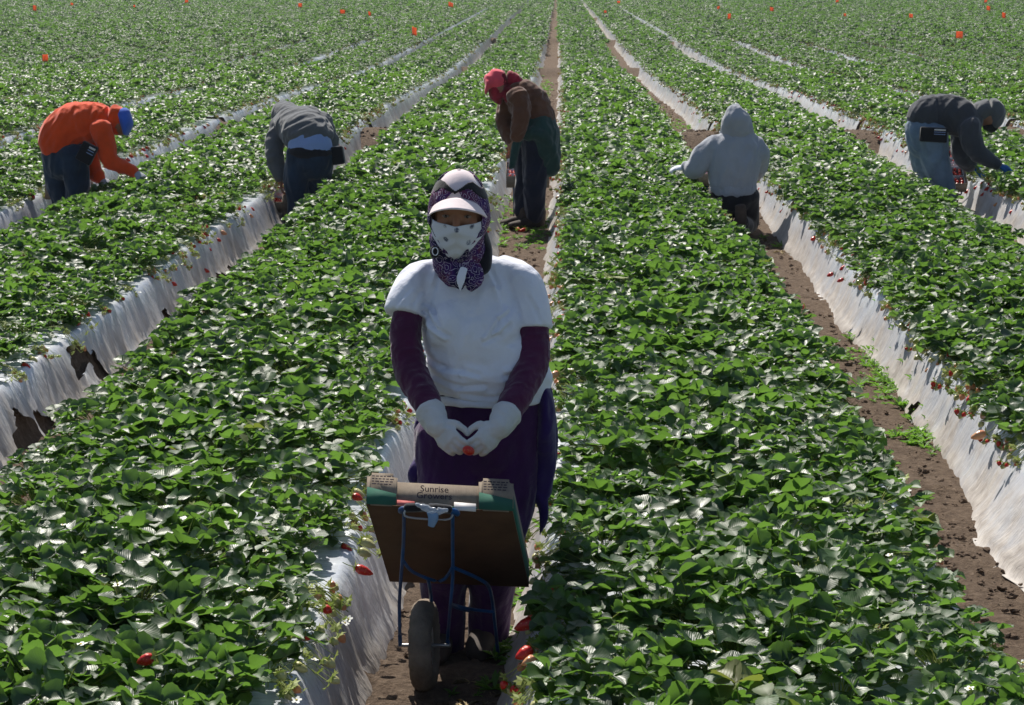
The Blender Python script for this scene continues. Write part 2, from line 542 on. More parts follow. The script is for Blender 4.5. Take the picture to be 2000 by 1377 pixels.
def leaflet(mb, M, L, tint, hi, cup, curl):
    W = L * .54 * rnd.uniform(.9, 1.06)
    if hi:
        vv = [0, .07, .16, .26, .36, .46, .56, .66, .76, .85, .92, .97, 1.0]; uu = [-1, -.55, 0, .55, 1]
    else:
        vv = [0, .25, .55, .85, 1.0]; uu = [-1, 0, 1]
    vs_, uvs = [], []
    for j, v in enumerate(vv):
        w = W * (math.sin(math.pi * min(1, .045 + .955 * v ** 1.25)) ** .55) if v < 1 else W * (.3 if hi else .5)
        tooth = 1 + (.05 if j % 2 else -.04) * (1 if hi else 0)
        for u in uu:
            x = u * w * (tooth if abs(u) == 1 else 1)
            y = v * L - (.04 * L * abs(u) if v > .8 else 0) + (.02 * L * (1 if j % 2 else -1) if hi and abs(u) == 1 else 0)
            z = cup * .85 * u * u * w - curl * (v ** 2) * L + .012 * L * math.sin(v * 19 + u * 3) * abs(u)
            vs_.append(M @ Vector((x, y, z)))
            uvs.append((.5 + .5 * u * w / W, v))
    n = len(uu); fs = []
    for j in range(len(vv) - 1):
        for i in range(n - 1):
            fs.append((j * n + i, j * n + i + 1, (j + 1) * n + i + 1, (j + 1) * n + i))
    mb.add([tuple(q) for q in vs_], fs, uvs, tint, 0)

def stemtube(mb, pts, r, mi=1, tint=None, n=4):
    pts = [Vector(p) for p in pts]
    vs_, fs = [], []
    for i, p in enumerate(pts):
        t = (pts[min(i + 1, len(pts) - 1)] - pts[max(i - 1, 0)]).normalized()
        s, u = frame(t, Vector((1, .2, 0)))
        for k in range(n):
            a = 2 * math.pi * k / n
            vs_.append(tuple(p + s * r * math.cos(a) + u * r * math.sin(a)))
    for i in range(len(pts) - 1):
        for k in range(n):
            fs.append((i * n + k, i * n + (k + 1) % n, (i + 1) * n + (k + 1) % n, (i + 1) * n + k))
    mb.add(vs_, fs, [(.5, .5)] * len(vs_), rnd.random() if tint is None else tint, mi)

def trifoliate(mb, tip, az, tilt, L, hi, stem=True, base=None):
    """three leaflets at the tip of a petiole"""
    tint = rnd.random() ** 1.0 * .93
    if rnd.random() < .003: tint = 1.0
    if rnd.random() < .38: tilt = tilt * .35 + rnd.gauss(.05, .1)
    B = Matrix.Translation(tip) @ Matrix.Rotation(az, 4, 'Z') @ Matrix.Rotation(-tilt, 4, 'X') @ Matrix.Rotation(rnd.uniform(-.35, .35), 4, 'Y')
    cup = rnd.uniform(.25, 1.0); curl = rnd.uniform(-.12, .42)
    for a in (0, rnd.uniform(1.6, 2.0), -rnd.uniform(1.6, 2.0)):
        M = B @ Matrix.Rotation(a, 4, 'Z') @ Matrix.Rotation(rnd.uniform(-.1, .38), 4, 'X') @ Matrix.Rotation(rnd.uniform(-.2, .2), 4, 'Y')
        leaflet(mb, M, L * (1 if a == 0 else .93) * rnd.uniform(.85, 1.08), min(1, max(0, tint + rnd.uniform(-.05, .05))), hi, cup, curl)
    if stem:
        b0 = base or Vector((rnd.uniform(-.02, .02), rnd.uniform(-.02, .02), 0))
        mid = (b0 + tip) * .5 + Vector((0, 0, .02))
        stemtube(mb, [b0, mid, tip], .0016 if hi else .002, n=3)

def flower(mb, c, r):
    nrm = Vector((rnd.uniform(-.5, .5), rnd.uniform(-.8, .1), 1)).normalized()
    s, u = frame(nrm, Vector((1, 0, 0)))
    for k in range(5):
        a = 2 * math.pi * k / 5 + rnd.random() * .2
        d = s * math.cos(a) + u * math.sin(a); e = nrm.cross(d)
        q = [c, c + d * r * .45 + e * r * .36 + nrm * r * .1, c + d * r + e * r * .22 + nrm * r * .15, c + d * r - e * r * .22 + nrm * r * .15, c + d * r * .45 - e * r * .36 + nrm * r * .1]
        mb.add([tuple(x) for x in q], [(0, 1, 2, 3, 4)], [(.5, .5)] * 5, .5, 2)
    q = [c + nrm * r * .12 + (s * math.cos(a) + u * math.sin(a)) * r * .25 for a in [k * 1.0472 for k in range(6)]] + [c + nrm * r * .3]
    mb.add([tuple(x) for x in q], [(k, (k + 1) % 6, 6) for k in range(6)], [(.5, .5)] * 7, .5, 3)

def calyx(mb, c, d, r, mi=1):
    s, u = frame(d, Vector((.3, 1, .2)))
    for k in range(7):
        a = 2 * math.pi * k / 7 + rnd.random() * .3
        o = s * math.cos(a) + u * math.sin(a); e = d.cross(o)
        q = [c - d * r * .1, c + o * r * .5 + e * r * .28, c + o * r * 1.15 + d * r * rnd.uniform(-.4, .3), c + o * r * .5 - e * r * .28]
        mb.add([tuple(x) for x in q], [(0, 1, 2, 3)], [(.5, .5)] * 4, rnd.random() * .9, mi)

def berry(mb, c, d, r, mi, ln=1.35, seg=8):
    """conical fruit with stalk end at c, tip along d"""
    s, u = frame(d, Vector((.3, 1, .2)))
    vs_, fs = [], []
    pr = [(0, .30), (.08, .72), (.3, 1.0), (.6, .86), (.85, .5), (1.0, .12)]
    for (h, w) in pr:
        for k in range(seg):
            a = 2 * math.pi * k / seg
            vs_.append(tuple(c + d * (h * r * 2 * ln * .78) + (s * math.cos(a) + u * math.sin(a)) * (w * r)))
    for i in range(len(pr) - 1):
        for k in range(seg):
            fs.append((i * seg + k, i * seg + (k + 1) % seg, (i + 1) * seg + (k + 1) % seg, (i + 1) * seg + k))
    fs.append(tuple(range((len(pr) - 1) * seg, len(pr) * seg)))
    mb.add(vs_, fs, [(.5, .5)] * len(vs_), rnd.random(), mi)

m_leaff = leaf_mat('strawberry_leaf_far', (.02, .048, .018), (.044, .09, .022), (.135, .27, .045), .58, .95, .37)
PM = [m_leaf, m_stem, m_petal, m_yell, m_pale, m_red, m_pink]
PMF = [m_leaff] + PM[1:]
def make_plant(hi, nl, far=False):
    mb = MB()
    for i in range(nl):
        az = rnd.uniform(0, 2 * math.pi)
        r = .02 + .185 * math.sqrt(rnd.random())
        h = .04 + .14 * rnd.random() ** .8 * (1 - .45 * (r / .2) ** 2) + .015
        tip = Vector((math.sin(az) * -r, math.cos(az) * r, h))
        trifoliate(mb, tip, az + rnd.uniform(-.9, .9), -(r / .2) * rnd.uniform(.0, .5) + rnd.gauss(.12, .52), rnd.uniform(.040, .068), hi)
    for i in range(rnd.randint(1, 4) if hi else 1):
        az = rnd.uniform(0, 6.28); r = rnd.uniform(.05, .2); h = rnd.uniform(.07, .13)
        c = Vector((math.cos(az) * r, math.sin(az) * r, h))
        stemtube(mb, [Vector((0, 0, 0)), c * .6 + Vector((0, 0, .02)), c], .0015, n=3)
        for q in range(rnd.randint(1, 3)):
            cc = c + Vector((rnd.uniform(-.02, .02), rnd.uniform(-.02, .02), rnd.uniform(-.01, .01)))
            x = rnd.random()
            if x < .5: flower(mb, cc, rnd.uniform(.011, .016))
            elif x < .8: calyx(mb, cc, Vector((0, 0, -1)), .013)
            else:
                d = Vector((rnd.uniform(-1, 1), rnd.uniform(-1, 1), -.5)).normalized(); calyx(mb, cc, d, .016); berry(mb, cc, d, .011, 4)
    return mb.build('plant_proto', PMF if far else PM)

def make_truss():
    """fruit truss spilling over the shoulder of the bed towards +x"""
    mb = MB()
    for i in range(rnd.randint(3, 5)):
        y = rnd.uniform(-.13, .13); x1 = rnd.uniform(.06, .17)
        z1 = .02 - max(0, x1 - .07) * .8
        a = Vector((-.1, y * .4, .05)); m_ = Vector((x1 * .4, y * .8, .065)); c = Vector((x1, y, z1 + .022))
        stemtube(mb, [a, m_, c], .0016, n=3)
        for q in range(rnd.randint(2, 5)):
            cc = c + Vector((rnd.uniform(-.05, .02), rnd.uniform(-.04, .04), rnd.uniform(-.005, .035)))
            stemtube(mb, [m_, (m_ + cc) * .5 + Vector((0, 0, .012)), cc], .001, n=3)
            d = Vector((rnd.uniform(.2, 1), rnd.uniform(-.6, .6), -.7)).normalized()
            x = rnd.random()
            if x < .45: calyx(mb, cc, d, rnd.uniform(.013, .019))
            elif x < .85:
                rr = rnd.uniform(.009, .015); calyx(mb, cc, d, rr * 1.5); berry(mb, cc, d, rr, 4 if rnd.random() < .72 else rnd.choice((5, 6)))
            else: flower(mb, cc, .013)
    for i in range(rnd.randint(1, 3)):
        y = rnd.uniform(-.13, .13); x = rnd.uniform(-.04, .06)
        trifoliate(mb, Vector((x, y, rnd.uniform(.03, .07))), rnd.uniform(-2.2, -.9), rnd.uniform(-.5, .1), rnd.uniform(.03, .05), True)
    return mb.build('truss_proto', PM)

NH, NLO, NT = 14, 8, 10
protos = [make_plant(True, rnd.randint(42, 50)) for i in range(NH)] + [make_plant(False, 30) for i in range(NLO)] + [make_plant(False, 30, True) for i in range(NLO)] + [make_truss() for i in range(NT)]

DEFER = []
def scatter(name, protos, pts, rots, scls, idxs, label=None, cat=None):
    me = bpy.data.meshes.new(name)
    n = len(pts)
    me.vertices.add(n); me.vertices.foreach_set('co', np.array(pts, 'f').ravel())
    a = me.attributes.new('rot', 'FLOAT_VECTOR', 'POINT'); a.data.foreach_set('vector', np.array(rots, 'f').ravel())
    a = me.attributes.new('scl', 'FLOAT_VECTOR', 'POINT'); a.data.foreach_set('vector', np.array(scls, 'f').ravel())
    a = me.attributes.new('idx', 'INT', 'POINT'); a.data.foreach_set('value', np.array(idxs, 'i'))
    me.update()
    o = bpy.data.objects.new(name, me); col.objects.link(o)
    ng = bpy.data.node_groups.new(name, 'GeometryNodeTree')
    ng.interface.new_socket('Geometry', in_out='INPUT', socket_type='NodeSocketGeometry')
    ng.interface.new_socket('Geometry', in_out='OUTPUT', socket_type='NodeSocketGeometry')
    gi = ng.nodes.new('NodeGroupInput'); go = ng.nodes.new('NodeGroupOutput')
    jn = ng.nodes.new('GeometryNodeJoinGeometry')
    for p in reversed(protos):
        oi = ng.nodes.new('GeometryNodeObjectInfo'); oi.inputs['Object'].default_value = p
        oi.inputs['As Instance'].default_value = False
        g2 = ng.nodes.new('GeometryNodeGeometryToInstance')
        ng.links.new(oi.outputs['Geometry'], g2.inputs[0]); ng.links.new(g2.outputs[0], jn.inputs[0])
    ip = ng.nodes.new('GeometryNodeInstanceOnPoints')
    ip.inputs['Pick Instance'].default_value = True
    def attr(nm, t):
        n_ = ng.nodes.new('GeometryNodeInputNamedAttribute'); n_.data_type = t; n_.inputs['Name'].default_value = nm
        return n_.outputs['Attribute']
    ng.links.new(gi.outputs[0], ip.inputs['Points'])
    ng.links.new(jn.outputs[0], ip.inputs['Instance'])
    ng.links.new(attr('idx', 'INT'), ip.inputs['Instance Index'])
    ng.links.new(attr('rot', 'FLOAT_VECTOR'), ip.inputs['Rotation'])
    ng.links.new(attr('scl', 'FLOAT_VECTOR'), ip.inputs['Scale'])
    ng.links.new(ip.outputs[0], go.inputs[0])
    DEFER.append((o, ng))
    tag(o, label, cat, kind='stuff')
    return o

def visible(x, y, margin=.5):
    """inside the camera's wedge (with some slack for a step aside)"""
    cx = CAMX - math.tan(YAW) * y
    return abs(x - cx) < .30 * y + margin + 1.2

pts, rots, scls, idxs = [], [], [], []
def put(x, y, idx, rz, s, dz=0.0):
    pts.append((x, y, gh(x, y) + .012 + dz)); rots.append((rnd.uniform(-.1, .1), rnd.uniform(-.1, .1), rz))
    scls.append((s, s, s * rnd.uniform(.75, 1.1))); idxs.append(idx)
y = 2.6
def vigour(k, y):
    return float(nfield(np.array([k * 5.3]), np.array([y]), .55, 21)[0])
for k in range(KMIN, KMAX):
    y = 3.6
    while y < 225:
        near = y < 17
        sp = .255 if y < 30 else (.31 if y < 60 else .40 if y < 110 else .5)
        sc = 1.0 if y < 30 else (1.08 if y < 60 else 1.3 if y < 110 else 1.55)
        bx = k * S + float(bend(y))
        if not visible(bx + .9, y, 1.6 + .0 * y):
            y += sp; continue
        l0 = .50 if k == 0 else (.43 if k > 0 else .35)
        lanes = (l0, l0 * .66 + .43, l0 * .33 + .86, 1.285 + (.075 if k == 0 and y < 14 else 0)) if y < 60 else ((.42, .7, 1.0, 1.3) if abs(k) > 2 else (.48, .92, 1.33))
        vg = vigour(k, y)
        for li, t in enumerate(lanes):
            if abs(y - 25.5) < .4 and rnd.random() < .8: continue
            if rnd.random() < (.012 if y < 12 else .035): continue
            tx = t + (.02 if li == len(lanes) - 1 else 0)
            x = bx + tx + rnd.uniform(-.05, .05); yy_ = y + rnd.uniform(-.08, .08)
            edge = li in (0, len(lanes) - 1)
            s = sc * rnd.uniform(.85, 1.15) * (1 + .1 * vg) * (.84 if edge and y < 60 else 1)
            put(x, yy_, rnd.randrange(NH) if near else (NH if y < 42 else NH + NLO) + rnd.randrange(NLO), rnd.uniform(0, 6.28), s)
        y += sp
    y = 3.4
    while y < 70:
        if visible(k * S, y, 1.0) or visible(k * S + 1.6, y, 1.0):
            bx = k * S + float(bend(y))
            if rnd.random() < .8 and (k >= 0 or rnd.random() < .45): put(bx + .40, y, NH + 2 * NLO + rnd.randrange(NT), math.pi + rnd.uniform(-.3, .3), rnd.uniform(.85, 1.15), .0)
            if rnd.random() < .5: put(bx + S - .40, y, NH + 2 * NLO + rnd.randrange(NT), rnd.uniform(-.3, .3), rnd.uniform(.8, 1.1), .0)
            if rnd.random() < .5: put(bx + rnd.uniform(.6, 1.3), y, NH + 2 * NLO + rnd.randrange(NT), rnd.uniform(0, 6.28), 1.0, .05)
        y += .2 if y < 30 else .45
print('plants', len(pts))
scatter('strawberry_plants', protos, pts, rots, scls, idxs)

# soil clods along the furrows and a few weeds
m_clod = cloth('soil_clod', (.17, .122, .09), rough=.95, var=.35, sheen=0, fold=.6)
def make_clod():
    bm = bmesh.new()
    bmesh.ops.create_icosphere(bm, subdivisions=2, radius=1)
    s = rnd.uniform(0, 50)
    for v_ in bm.verts:
        v_.co *= .75 + .5 * noise.noise(v_.co * 1.3 + Vector((s, 0, 0))) + .2 * noise.noise(v_.co * 4 + Vector((s, 0, 0)))
        v_.co.z *= .7
    me = bm_mesh(bm); me.materials.append(m_clod)
    return bpy.data.objects.new('clod_proto', me)
cl = [make_clod() for i in range(5)]
cp, cr, cs, ci = [], [], [], []
for k, n_, ymax in ((0, 2600, 45), (1, 3200, 45), (-1, 700, 45), (2, 500, 45), (-2, 300, 45)):
    for i in range(n_):
        y = 3.6 + (ymax - 3.6) * rnd.random() ** 1.9
        x = k * S + rnd.gauss(0, .12) + float(bend(y))
        if abs(x - k * S - float(bend(y))) > .25: continue
        s = .004 + .019 * rnd.random() ** 2.8
        cp.append((x, y, gh(x, y) + s * .1)); cr.append((rnd.uniform(-.4, .4), rnd.uniform(-.4, .4), rnd.uniform(0, 6.28))); cs.append((s, s * rnd.uniform(.7, 1.4), s)); ci.append(rnd.randrange(5))
for d, k in [(DAMS[0] + DOFF[kk + 40, 0], kk) for kk in (-2, -1, 1, 2)]:
    for i in range(160):
        x = k * S + rnd.uniform(-.35, .35); y = d + rnd.uniform(-.8, .8); s = .006 + .02 * rnd.random() ** 2
        cp.append((x, y, gh(x, y))); cr.append((0, 0, rnd.uniform(0, 6))); cs.append((s, s, s)); ci.append(rnd.randrange(5))
scatter('soil_clods', cl, cp, cr, cs, ci)

m_weed = leaf_mat('weed_leaf', (.05, .12, .02), (.10, .20, .03), (.2, .42, .04), .5, .35, .35)
m_straw, nt, b = mat('dry_straw', (.45, .36, .2), .8, .2)
def make_weed(dry=False):
    mb = MB()
    for i in range(16):
        az = rnd.uniform(0, 6.28); L = rnd.uniform(.03, .085); up = rnd.uniform(.15, 1.0) if not dry else rnd.uniform(.0, .25)
        d = Vector((math.cos(az), math.sin(az), up)).normalized(); s_ = Vector((-math.sin(az), math.cos(az), 0))
        w = rnd.uniform(.004, .010) if not dry else .0025
        p0 = Vector((0, 0, .002)); p1 = d * L * .55; p2 = d * L + Vector((0, 0, -L * .2))
        q = [p0 - s_ * w * .3, p0 + s_ * w * .3, p1 + s_ * w, p2, p1 - s_ * w]
        mb.add([tuple(x) for x in q], [(0, 1, 2, 3, 4)], [(.5, .5)] * 5, rnd.random() * .85, 0)
    return mb.build('weed_proto', [m_straw if dry else m_weed])
wd = [make_weed() for i in range(4)] + [make_weed(True)]
wp, wr, ws, wi = [], [], [], []
def weeds(px, py, n_, sx, sy, dry=.1):
    c = PZ(px, py, .02)
    for i in range(n_):
        x = c.x + rnd.gauss(0, sx); y = c.y + rnd.gauss(0, sy); s = rnd.uniform(.4, 1.3)
        wp.append((x, y, gh(x, y) + .005)); s *= .75; wr.append((0, 0, rnd.uniform(0, 6.28))); ws.append((s, s, s * 1.3)); wi.append(4 if rnd.random() < dry else rnd.randrange(4))
weeds(1735, 740, 70, .07, .55); weeds(1795, 850, 26, .05, .12); weeds(1700, 690, 18, .07, .4)
weeds(1055, 440, 90, .10, .9, .05); weeds(975, 430, 50, .06, .8); weeds(1030, 1170, 26, .04, .25); weeds(1010, 1260, 34, .05, .12, .4)
weeds(945, 1350, 20, .06, .1, .6); weeds(1060, 150, 90, .10, 5); weeds(1330, 250, 60, .15, 1.0); weeds(1530, 480, 20, .06, .5, .6)
scatter('furrow_weeds', wd, wp, wr, ws, wi)

# ================================================================== people
def m4(*a): return Matrix(a)
SKIN, nt, b = mat('brown_skin', (.30, .145, .085), .5, .35)
b.inputs['Subsurface Weight'].default_value = .08
bump(nt, b, nz(nt, 120, 4, mapping(nt)), .15, .004)
m_eyew, nt, b = mat('eye_white', (.26, .22, .20), .3, .5)
m_eyed, nt, b = mat('eye_dark', (.02, .012, .01), .15, .6)
m_shirt = cloth('white_cotton', (.80, .82, .91), var=.04, fold=.5, drape=8)
m_sleeve = cloth('plum_knit', (.075, .014, .052), var=.25, fold=.4, drape=14)
m_purp = cloth('purple_jersey', (.045, .010, .07), var=.25, fold=.45, drape=10)
m_viol = cloth('violet_jersey', (.03, .012, .10), var=.25, fold=.45, drape=10)
m_glove = cloth('white_rubber_glove', (.62, .62, .62), rough=.55, var=.08, weave=120, sheen=0, fold=.25, dirt=(.5, .45, .38), drape=30)
m_boot = cloth('muddy_boot_leather', (.05, .04, .035), rough=.7, var=.4, sheen=0, dirt=(.16, .11, .08))
m_pinkcap = cloth('pale_pink_cotton', (.80, .68, .70), var=.05, fold=.15)
m_black = cloth('black_cloth', (.012, .012, .016), var=.3)

def scarf_mat():
    m, nt, b = mat('patterned_scarf', (.1, .05, .2), .85, .15)
    v = mapping(nt)
    w = N(nt, 'ShaderNodeTexNoise'); w.inputs['Scale'].default_value = 25; nt.links.new(v, w.inputs['Vector'])
    vm = N(nt, 'ShaderNodeVectorMath', operation='MULTIPLY_ADD'); nt.links.new(w.outputs['Color'], vm.inputs[0]); vm.inputs[1].default_value = (.035,) * 3; nt.links.new(v, vm.inputs[2])
    vo = N(nt, 'ShaderNodeTexVoronoi'); vo.inputs['Scale'].default_value = 42; nt.links.new(vm.outputs[0], vo.inputs['Vector'])
    rings = math_n(nt, 'SINE', math_n(nt, 'MULTIPLY', vo.outputs['Distance'], 22.0))
    white = ramp(nt, rings, [(.80, (0, 0, 0)), (.93, (1, 1, 1))])
    base = ramp(nt, nz(nt, 14, 3, v), [(.38, (.010, .010, .04)), (.52, (.055, .02, .12)), (.62, (.11, .03, .08))])
    nt.links.new(mixc(nt, math_n(nt, 'MULTIPLY', white, .8), base, (.55, .48, .58)), b.inputs['Base Color'])
    bump(nt, b, nz(nt, 30, 4, v), .35, .01)
    return m
m_scarf = scarf_mat()

def mask_mat():
    m, nt, b = mat('printed_bandana', (.7, .72, .78), .85, .15)
    v = mapping(nt, (1, 1, 1))
    vo = N(nt, 'ShaderNodeTexVoronoi'); vo.inputs['Scale'].default_value = 26; vo.inputs['Randomness'].default_value = .45
    nt.links.new(v, vo.inputs['Vector'])
    blob = ramp(nt, vo.outputs['Distance'], [(.20, (1, 1, 1)), (.30, (0, 0, 0))])
    fine = ramp(nt, nz(nt, 160, 2, v), [(.42, (0, 0, 0)), (.52, (1, 1, 1))])
    nt.links.new(mixc(nt, math_n(nt, 'MULTIPLY', blob, math_n(nt, 'ADD', .35, math_n(nt, 'MULTIPLY', fine, .6))), (.66, .69, .76), (.06, .08, .14)), b.inputs['Base Color'])
    bump(nt, b, nz(nt, 22, 4, v), .3, .01)
    return m
m_mask = mask_mat()

def person(label, base, group=None):
    o = empty('person', base)
    return tag(o, label, 'person', group)

def part(name, me, m, root, label=None):
    o = link(name, me, m, root)
    if label: o['label'] = label
    return o

def hand(bm, wrist, d, back, side, s=1.0, curl=.5, spread=.2, k=1.0, thumb=1.0):
    """wrist point; d = direction of the fingers; back = direction the back of the hand faces; side = direction of the thumb"""
    d = d.normalized(); back = (back - d * back.dot(d)).normalized()
    sd = d.cross(back)
    if sd.dot(side) < 0: sd = -sd
    L = .088 * s
    tube(bm, [wrist - d * .012 * s, wrist + d * .03 * s, wrist + d * L * .75, wrist + d * L], [(.026 * s * k, .02 * s * k), (.034 * s * k, .019 * s * k), (.041 * s * k, .016 * s * k), (.038 * s * k, .013 * s * k)], ref=sd, n=14)
    for i, (o, ln) in enumerate(((.03, .072), (.011, .08), (-.009, .074), (-.028, .058))):
        p = wrist + d * (L * .93 - abs(i - 1.2) * .003) + sd * o * s
        pts = [p - d * .015 * s, p]
        dd = (d + sd * (o * spread * 6)).normalized()
        for j, f in enumerate((.45, .32, .23)):
            a = curl * (.55 + .35 * j) * (1 + .12 * i)
            ax = sd
            r1 = Matrix.Rotation(a, 3, ax) @ dd; r2 = Matrix.Rotation(-a, 3, ax) @ dd
            dd = r1 if r1.dot(back) < r2.dot(back) else r2
            p = p + dd * ln * f * s
            pts.append(p)
        tube(bm, pts, [.0098 * s * k, .0098 * s * k, .009 * s * k, .0083 * s * k, .0072 * s * k], n=10, sub=3)
    b0 = wrist + d * .025 * s + sd * .02 * s
    t1 = b0 + (d * .6 + sd * .75 - back * .25).normalized() * .034 * s * thumb
    t2 = t1 + (d * .9 + sd * .25 - back * .35 * (1 + curl)).normalized() * .034 * s
    t3 = t2 + (d * 1.0 - sd * .15 - back * .4 * (1 + curl)).normalized() * .026 * s
    tube(bm, [b0 - d * .01 * s, b0, t1, t2, t3], [.014 * s * k, .0145 * s * k, .0125 * s * k, .011 * s * k, .0085 * s * k], n=10, sub=3)

def shoe(bm, heel, toe, s=1.0, h=.085):
    d = (toe - heel); d.z = 0; d.normalize()
    up = Vector((0, 0, 1))
    L = .26 * s
    a = heel
    tube(bm, [a + up * .045 * s, a + d * .08 * s + up * .048 * s, a + d * .17 * s + up * .036 * s, a + d * L * .93 + up * .028 * s],
         [(.036 * s, .042 * s), (.038 * s, .045 * s), (.047 * s, .033 * s), (.036 * s, .024 * s)], ref=d.cross(up), n=14)
    tube(bm, [a + up * .05 * s + d * .02, a + up * h * 1.6 * s + d * .012], [.045 * s, .047 * s], n=14)

# ------------------------------------------------------------------ the woman in front
YW = 6.15
WB = PZ(895, 1300, 0.0)
woman = person('woman in white shirt and pale pink cap standing behind a wheeled picking cart', Vector((P(935, 1300, YW).x, YW, 0)), 'strawberry pickers in the field')
w = lambda px, py, dy=0.0: P(px, py, YW + dy)
Xr = Vector((1, 0, 0))
# arms
armL = [w(803, 592, -.04), w(792, 650, -.08), w(802, 722, -.12), w(828, 776, -.20), w(851, 826, -.27)]
armR = [w(1030, 596, -.02), w(1041, 650, -.05), w(1037, 712, -.09), w(1010, 772, -.18), w(978, 830, -.27)]
rL = [.040, .046, .050, .044, .033]; rR = [.041, .047, .052, .045, .034]
wristL, wristR = armL[-1], armR[-1]
hipL = w(884, 845, .0); hipR = w(1000, 850, .03)
legL = [hipL, w(876, 960, -.03), w(868, 1070, -.05), w(866, 1180, .0), w(868, 1278, .03)]
legR = [hipR, w(985, 960, .0), w(968, 1070, -.02), w(958, 1180, .03), w(950, 1282, .08)]
rLeg = [.105, .092, .072, .060, .055]
Hc = w(896, 411, -.10)
PIT = R(9)
HF = Vector((-.02, -math.cos(PIT), -math.sin(PIT))).normalized()   # facing
HU = Vector((.015, -math.sin(PIT), math.cos(PIT))).normalized()
HX = HF.cross(HU).normalized()
if HX.x < 0: HX = -HX
HM = Matrix((HX, HF, HU)).transposed()        # local x right, y forward, z up
def hl(x, y, z): return Hc + HM @ Vector((x, y, z))
bm = bmesh.new()
k = .80
tube(bm, [w(912, 560), w(920, 600), w(930, 660), w(948, 730), w(950, 800), w(946, 850)], [(.10 * k, .07 * k), (.14 * k, .10 * k), (.15 * k, .135 * k), (.17 * k, .13 * k), (.18 * k, .13 * k), (.17 * k, .12 * k)], ref=Xr)
tube(bm, [w(905, 470, -.04), w(908, 510, .0), w(912, 560, .02)], [.05, .05, .06])
tube(bm, [w(868, 575, .0), w(812, 588, -.02)] + armL[1:], [.03, .034] + [r * .78 for r in rL[1:]])
tube(bm, [w(975, 575, .0), w(1022, 590, .0)] + armR[1:], [.03, .034] + [r * .78 for r in rR[1:]])
for lg in (legL, legR):
    tube(bm, lg, [r * .8 for r in rLeg])
    shoe(bm, Vector((lg[-1].x, lg[-1].y + .04, -.005)), Vector((lg[-1].x - .03, lg[-1].y - .3, 0)), .85)
ball(bm, Hc, (.073, .092, .108), HM)
ball(bm, hl(0, .03, -.055), (.056, .062, .06), HM)
tube(bm, [hl(0, .086, .012), hl(0, .104, -.012), hl(0, .108, -.026)], [.009, .012, .015], n=10)      # nose
ball(bm, hl(0, .084, .026), (.05, .014, .012), HM)                                            # brow
ball(bm, hl(-.04, .068, -.02), (.022, .02, .018), HM); ball(bm, hl(.04, .068, -.02), (.022, .02, .018), HM)
ball(bm, hl(0, .084, -.062), (.022, .012, .008), HM)
for sx in (-1, 1): ball(bm, hl(.077 * sx, -.01, -.01), (.01, .02, .03), HM)
dL = (w(902, 892, -.35) - wristL); dR = (w(914, 896, -.35) - wristR)
hand(bm, wristL, dL, Vector((-.55, -.75, .35)), Vector((1, -.2, .5)), .86, .55, k=.8)
hand(bm, wristR, dR, Vector((.55, -.75, .35)), Vector((-1, -.2, .6)), .86, .6, k=.8)
part('body', fuse(bm, .0055, 4), SKIN, woman)
for sx in (-1, 1):
    bm = bmesh.new(); ball(bm, hl(.032 * sx, .083, .006), (.0115, .0085, .0045), HM, 12)
    e = part('eye', bm_mesh(bm), m_eyew, woman)
    bm = bmesh.new(); ball(bm, hl(.032 * sx, .0885, .006), (.0052, .0046, .0045), HM, 10)
    part('iris', bm_mesh(bm), m_eyed, e)
    bm = bmesh.new(); tube(bm, [hl(.015 * sx, .092, .024), hl(.034 * sx, .09, .029), hl(.052 * sx, .078, .023)], [.003, .0036, .002], n=8)
    part('eyebrow', bm_mesh(bm), m_eyed, woman)
# purple trousers
bm = bmesh.new()
tube(bm, [w(950, 748, .02), w(950, 800, .02), w(946, 850, .02), w(944, 900, .01)], [(.175, .13), (.19, .14), (.195, .14), (.17, .12)], ref=Xr)
for lg in (legL, legR): tube(bm, lg, [(r * 1.12, r * 1.1) for r in rLeg])
part('trousers', fuse(bm, .007, 6, (.006, 16, (.1, .1, 1), 3.0)), m_purp, woman)
# jacket tied round the hips: wide panel behind plus hanging sleeves
bm = bmesh.new()
tube(bm, [w(955, 765, .1), w(962, 830, .12), w(972, 900, .13), w(975, 950, .13)], [(.195, .09), (.205, .10), (.19, .09), (.16, .06)], ref=Xr)
tube(bm, [w(1062, 760, .0), w(1066, 830, -.01), w(1060, 900, .0), w(1054, 962, .0)], [(.022, .06), (.03, .07), (.04, .05), (.034, .03)], ref=Xr)
tube(bm, [w(1052, 962, -.02), w(1062, 1000, -.02), w(1054, 1046, -.01)], [(.02, .012), (.014, .01), (.004, .004)], ref=Xr)
tube(bm, [w(818, 905, .0), w(812, 925, -.02), w(815, 945, .0)], [.018, .026, .014])
tube(bm, [w(818, 820, .02), w(820, 870, .01), w(816, 912, .0)], [(.012, .03), (.015, .03), (.014, .02)])
part('tied_jacket', fuse(bm, .0065, 5, (.007, 18, (.1, .1, 1), 6.0)), m_viol, woman)
# long plum sleeves
for arm, rr in ((armL, rL), (armR, rR)):
    bm = bmesh.new(); tube(bm, arm, rr, n=24, sub=6)
    part('long_sleeve', fuse(bm, .005, 3, (.004, 34, (.9, .2, .1), 9.0)), m_sleeve, woman)
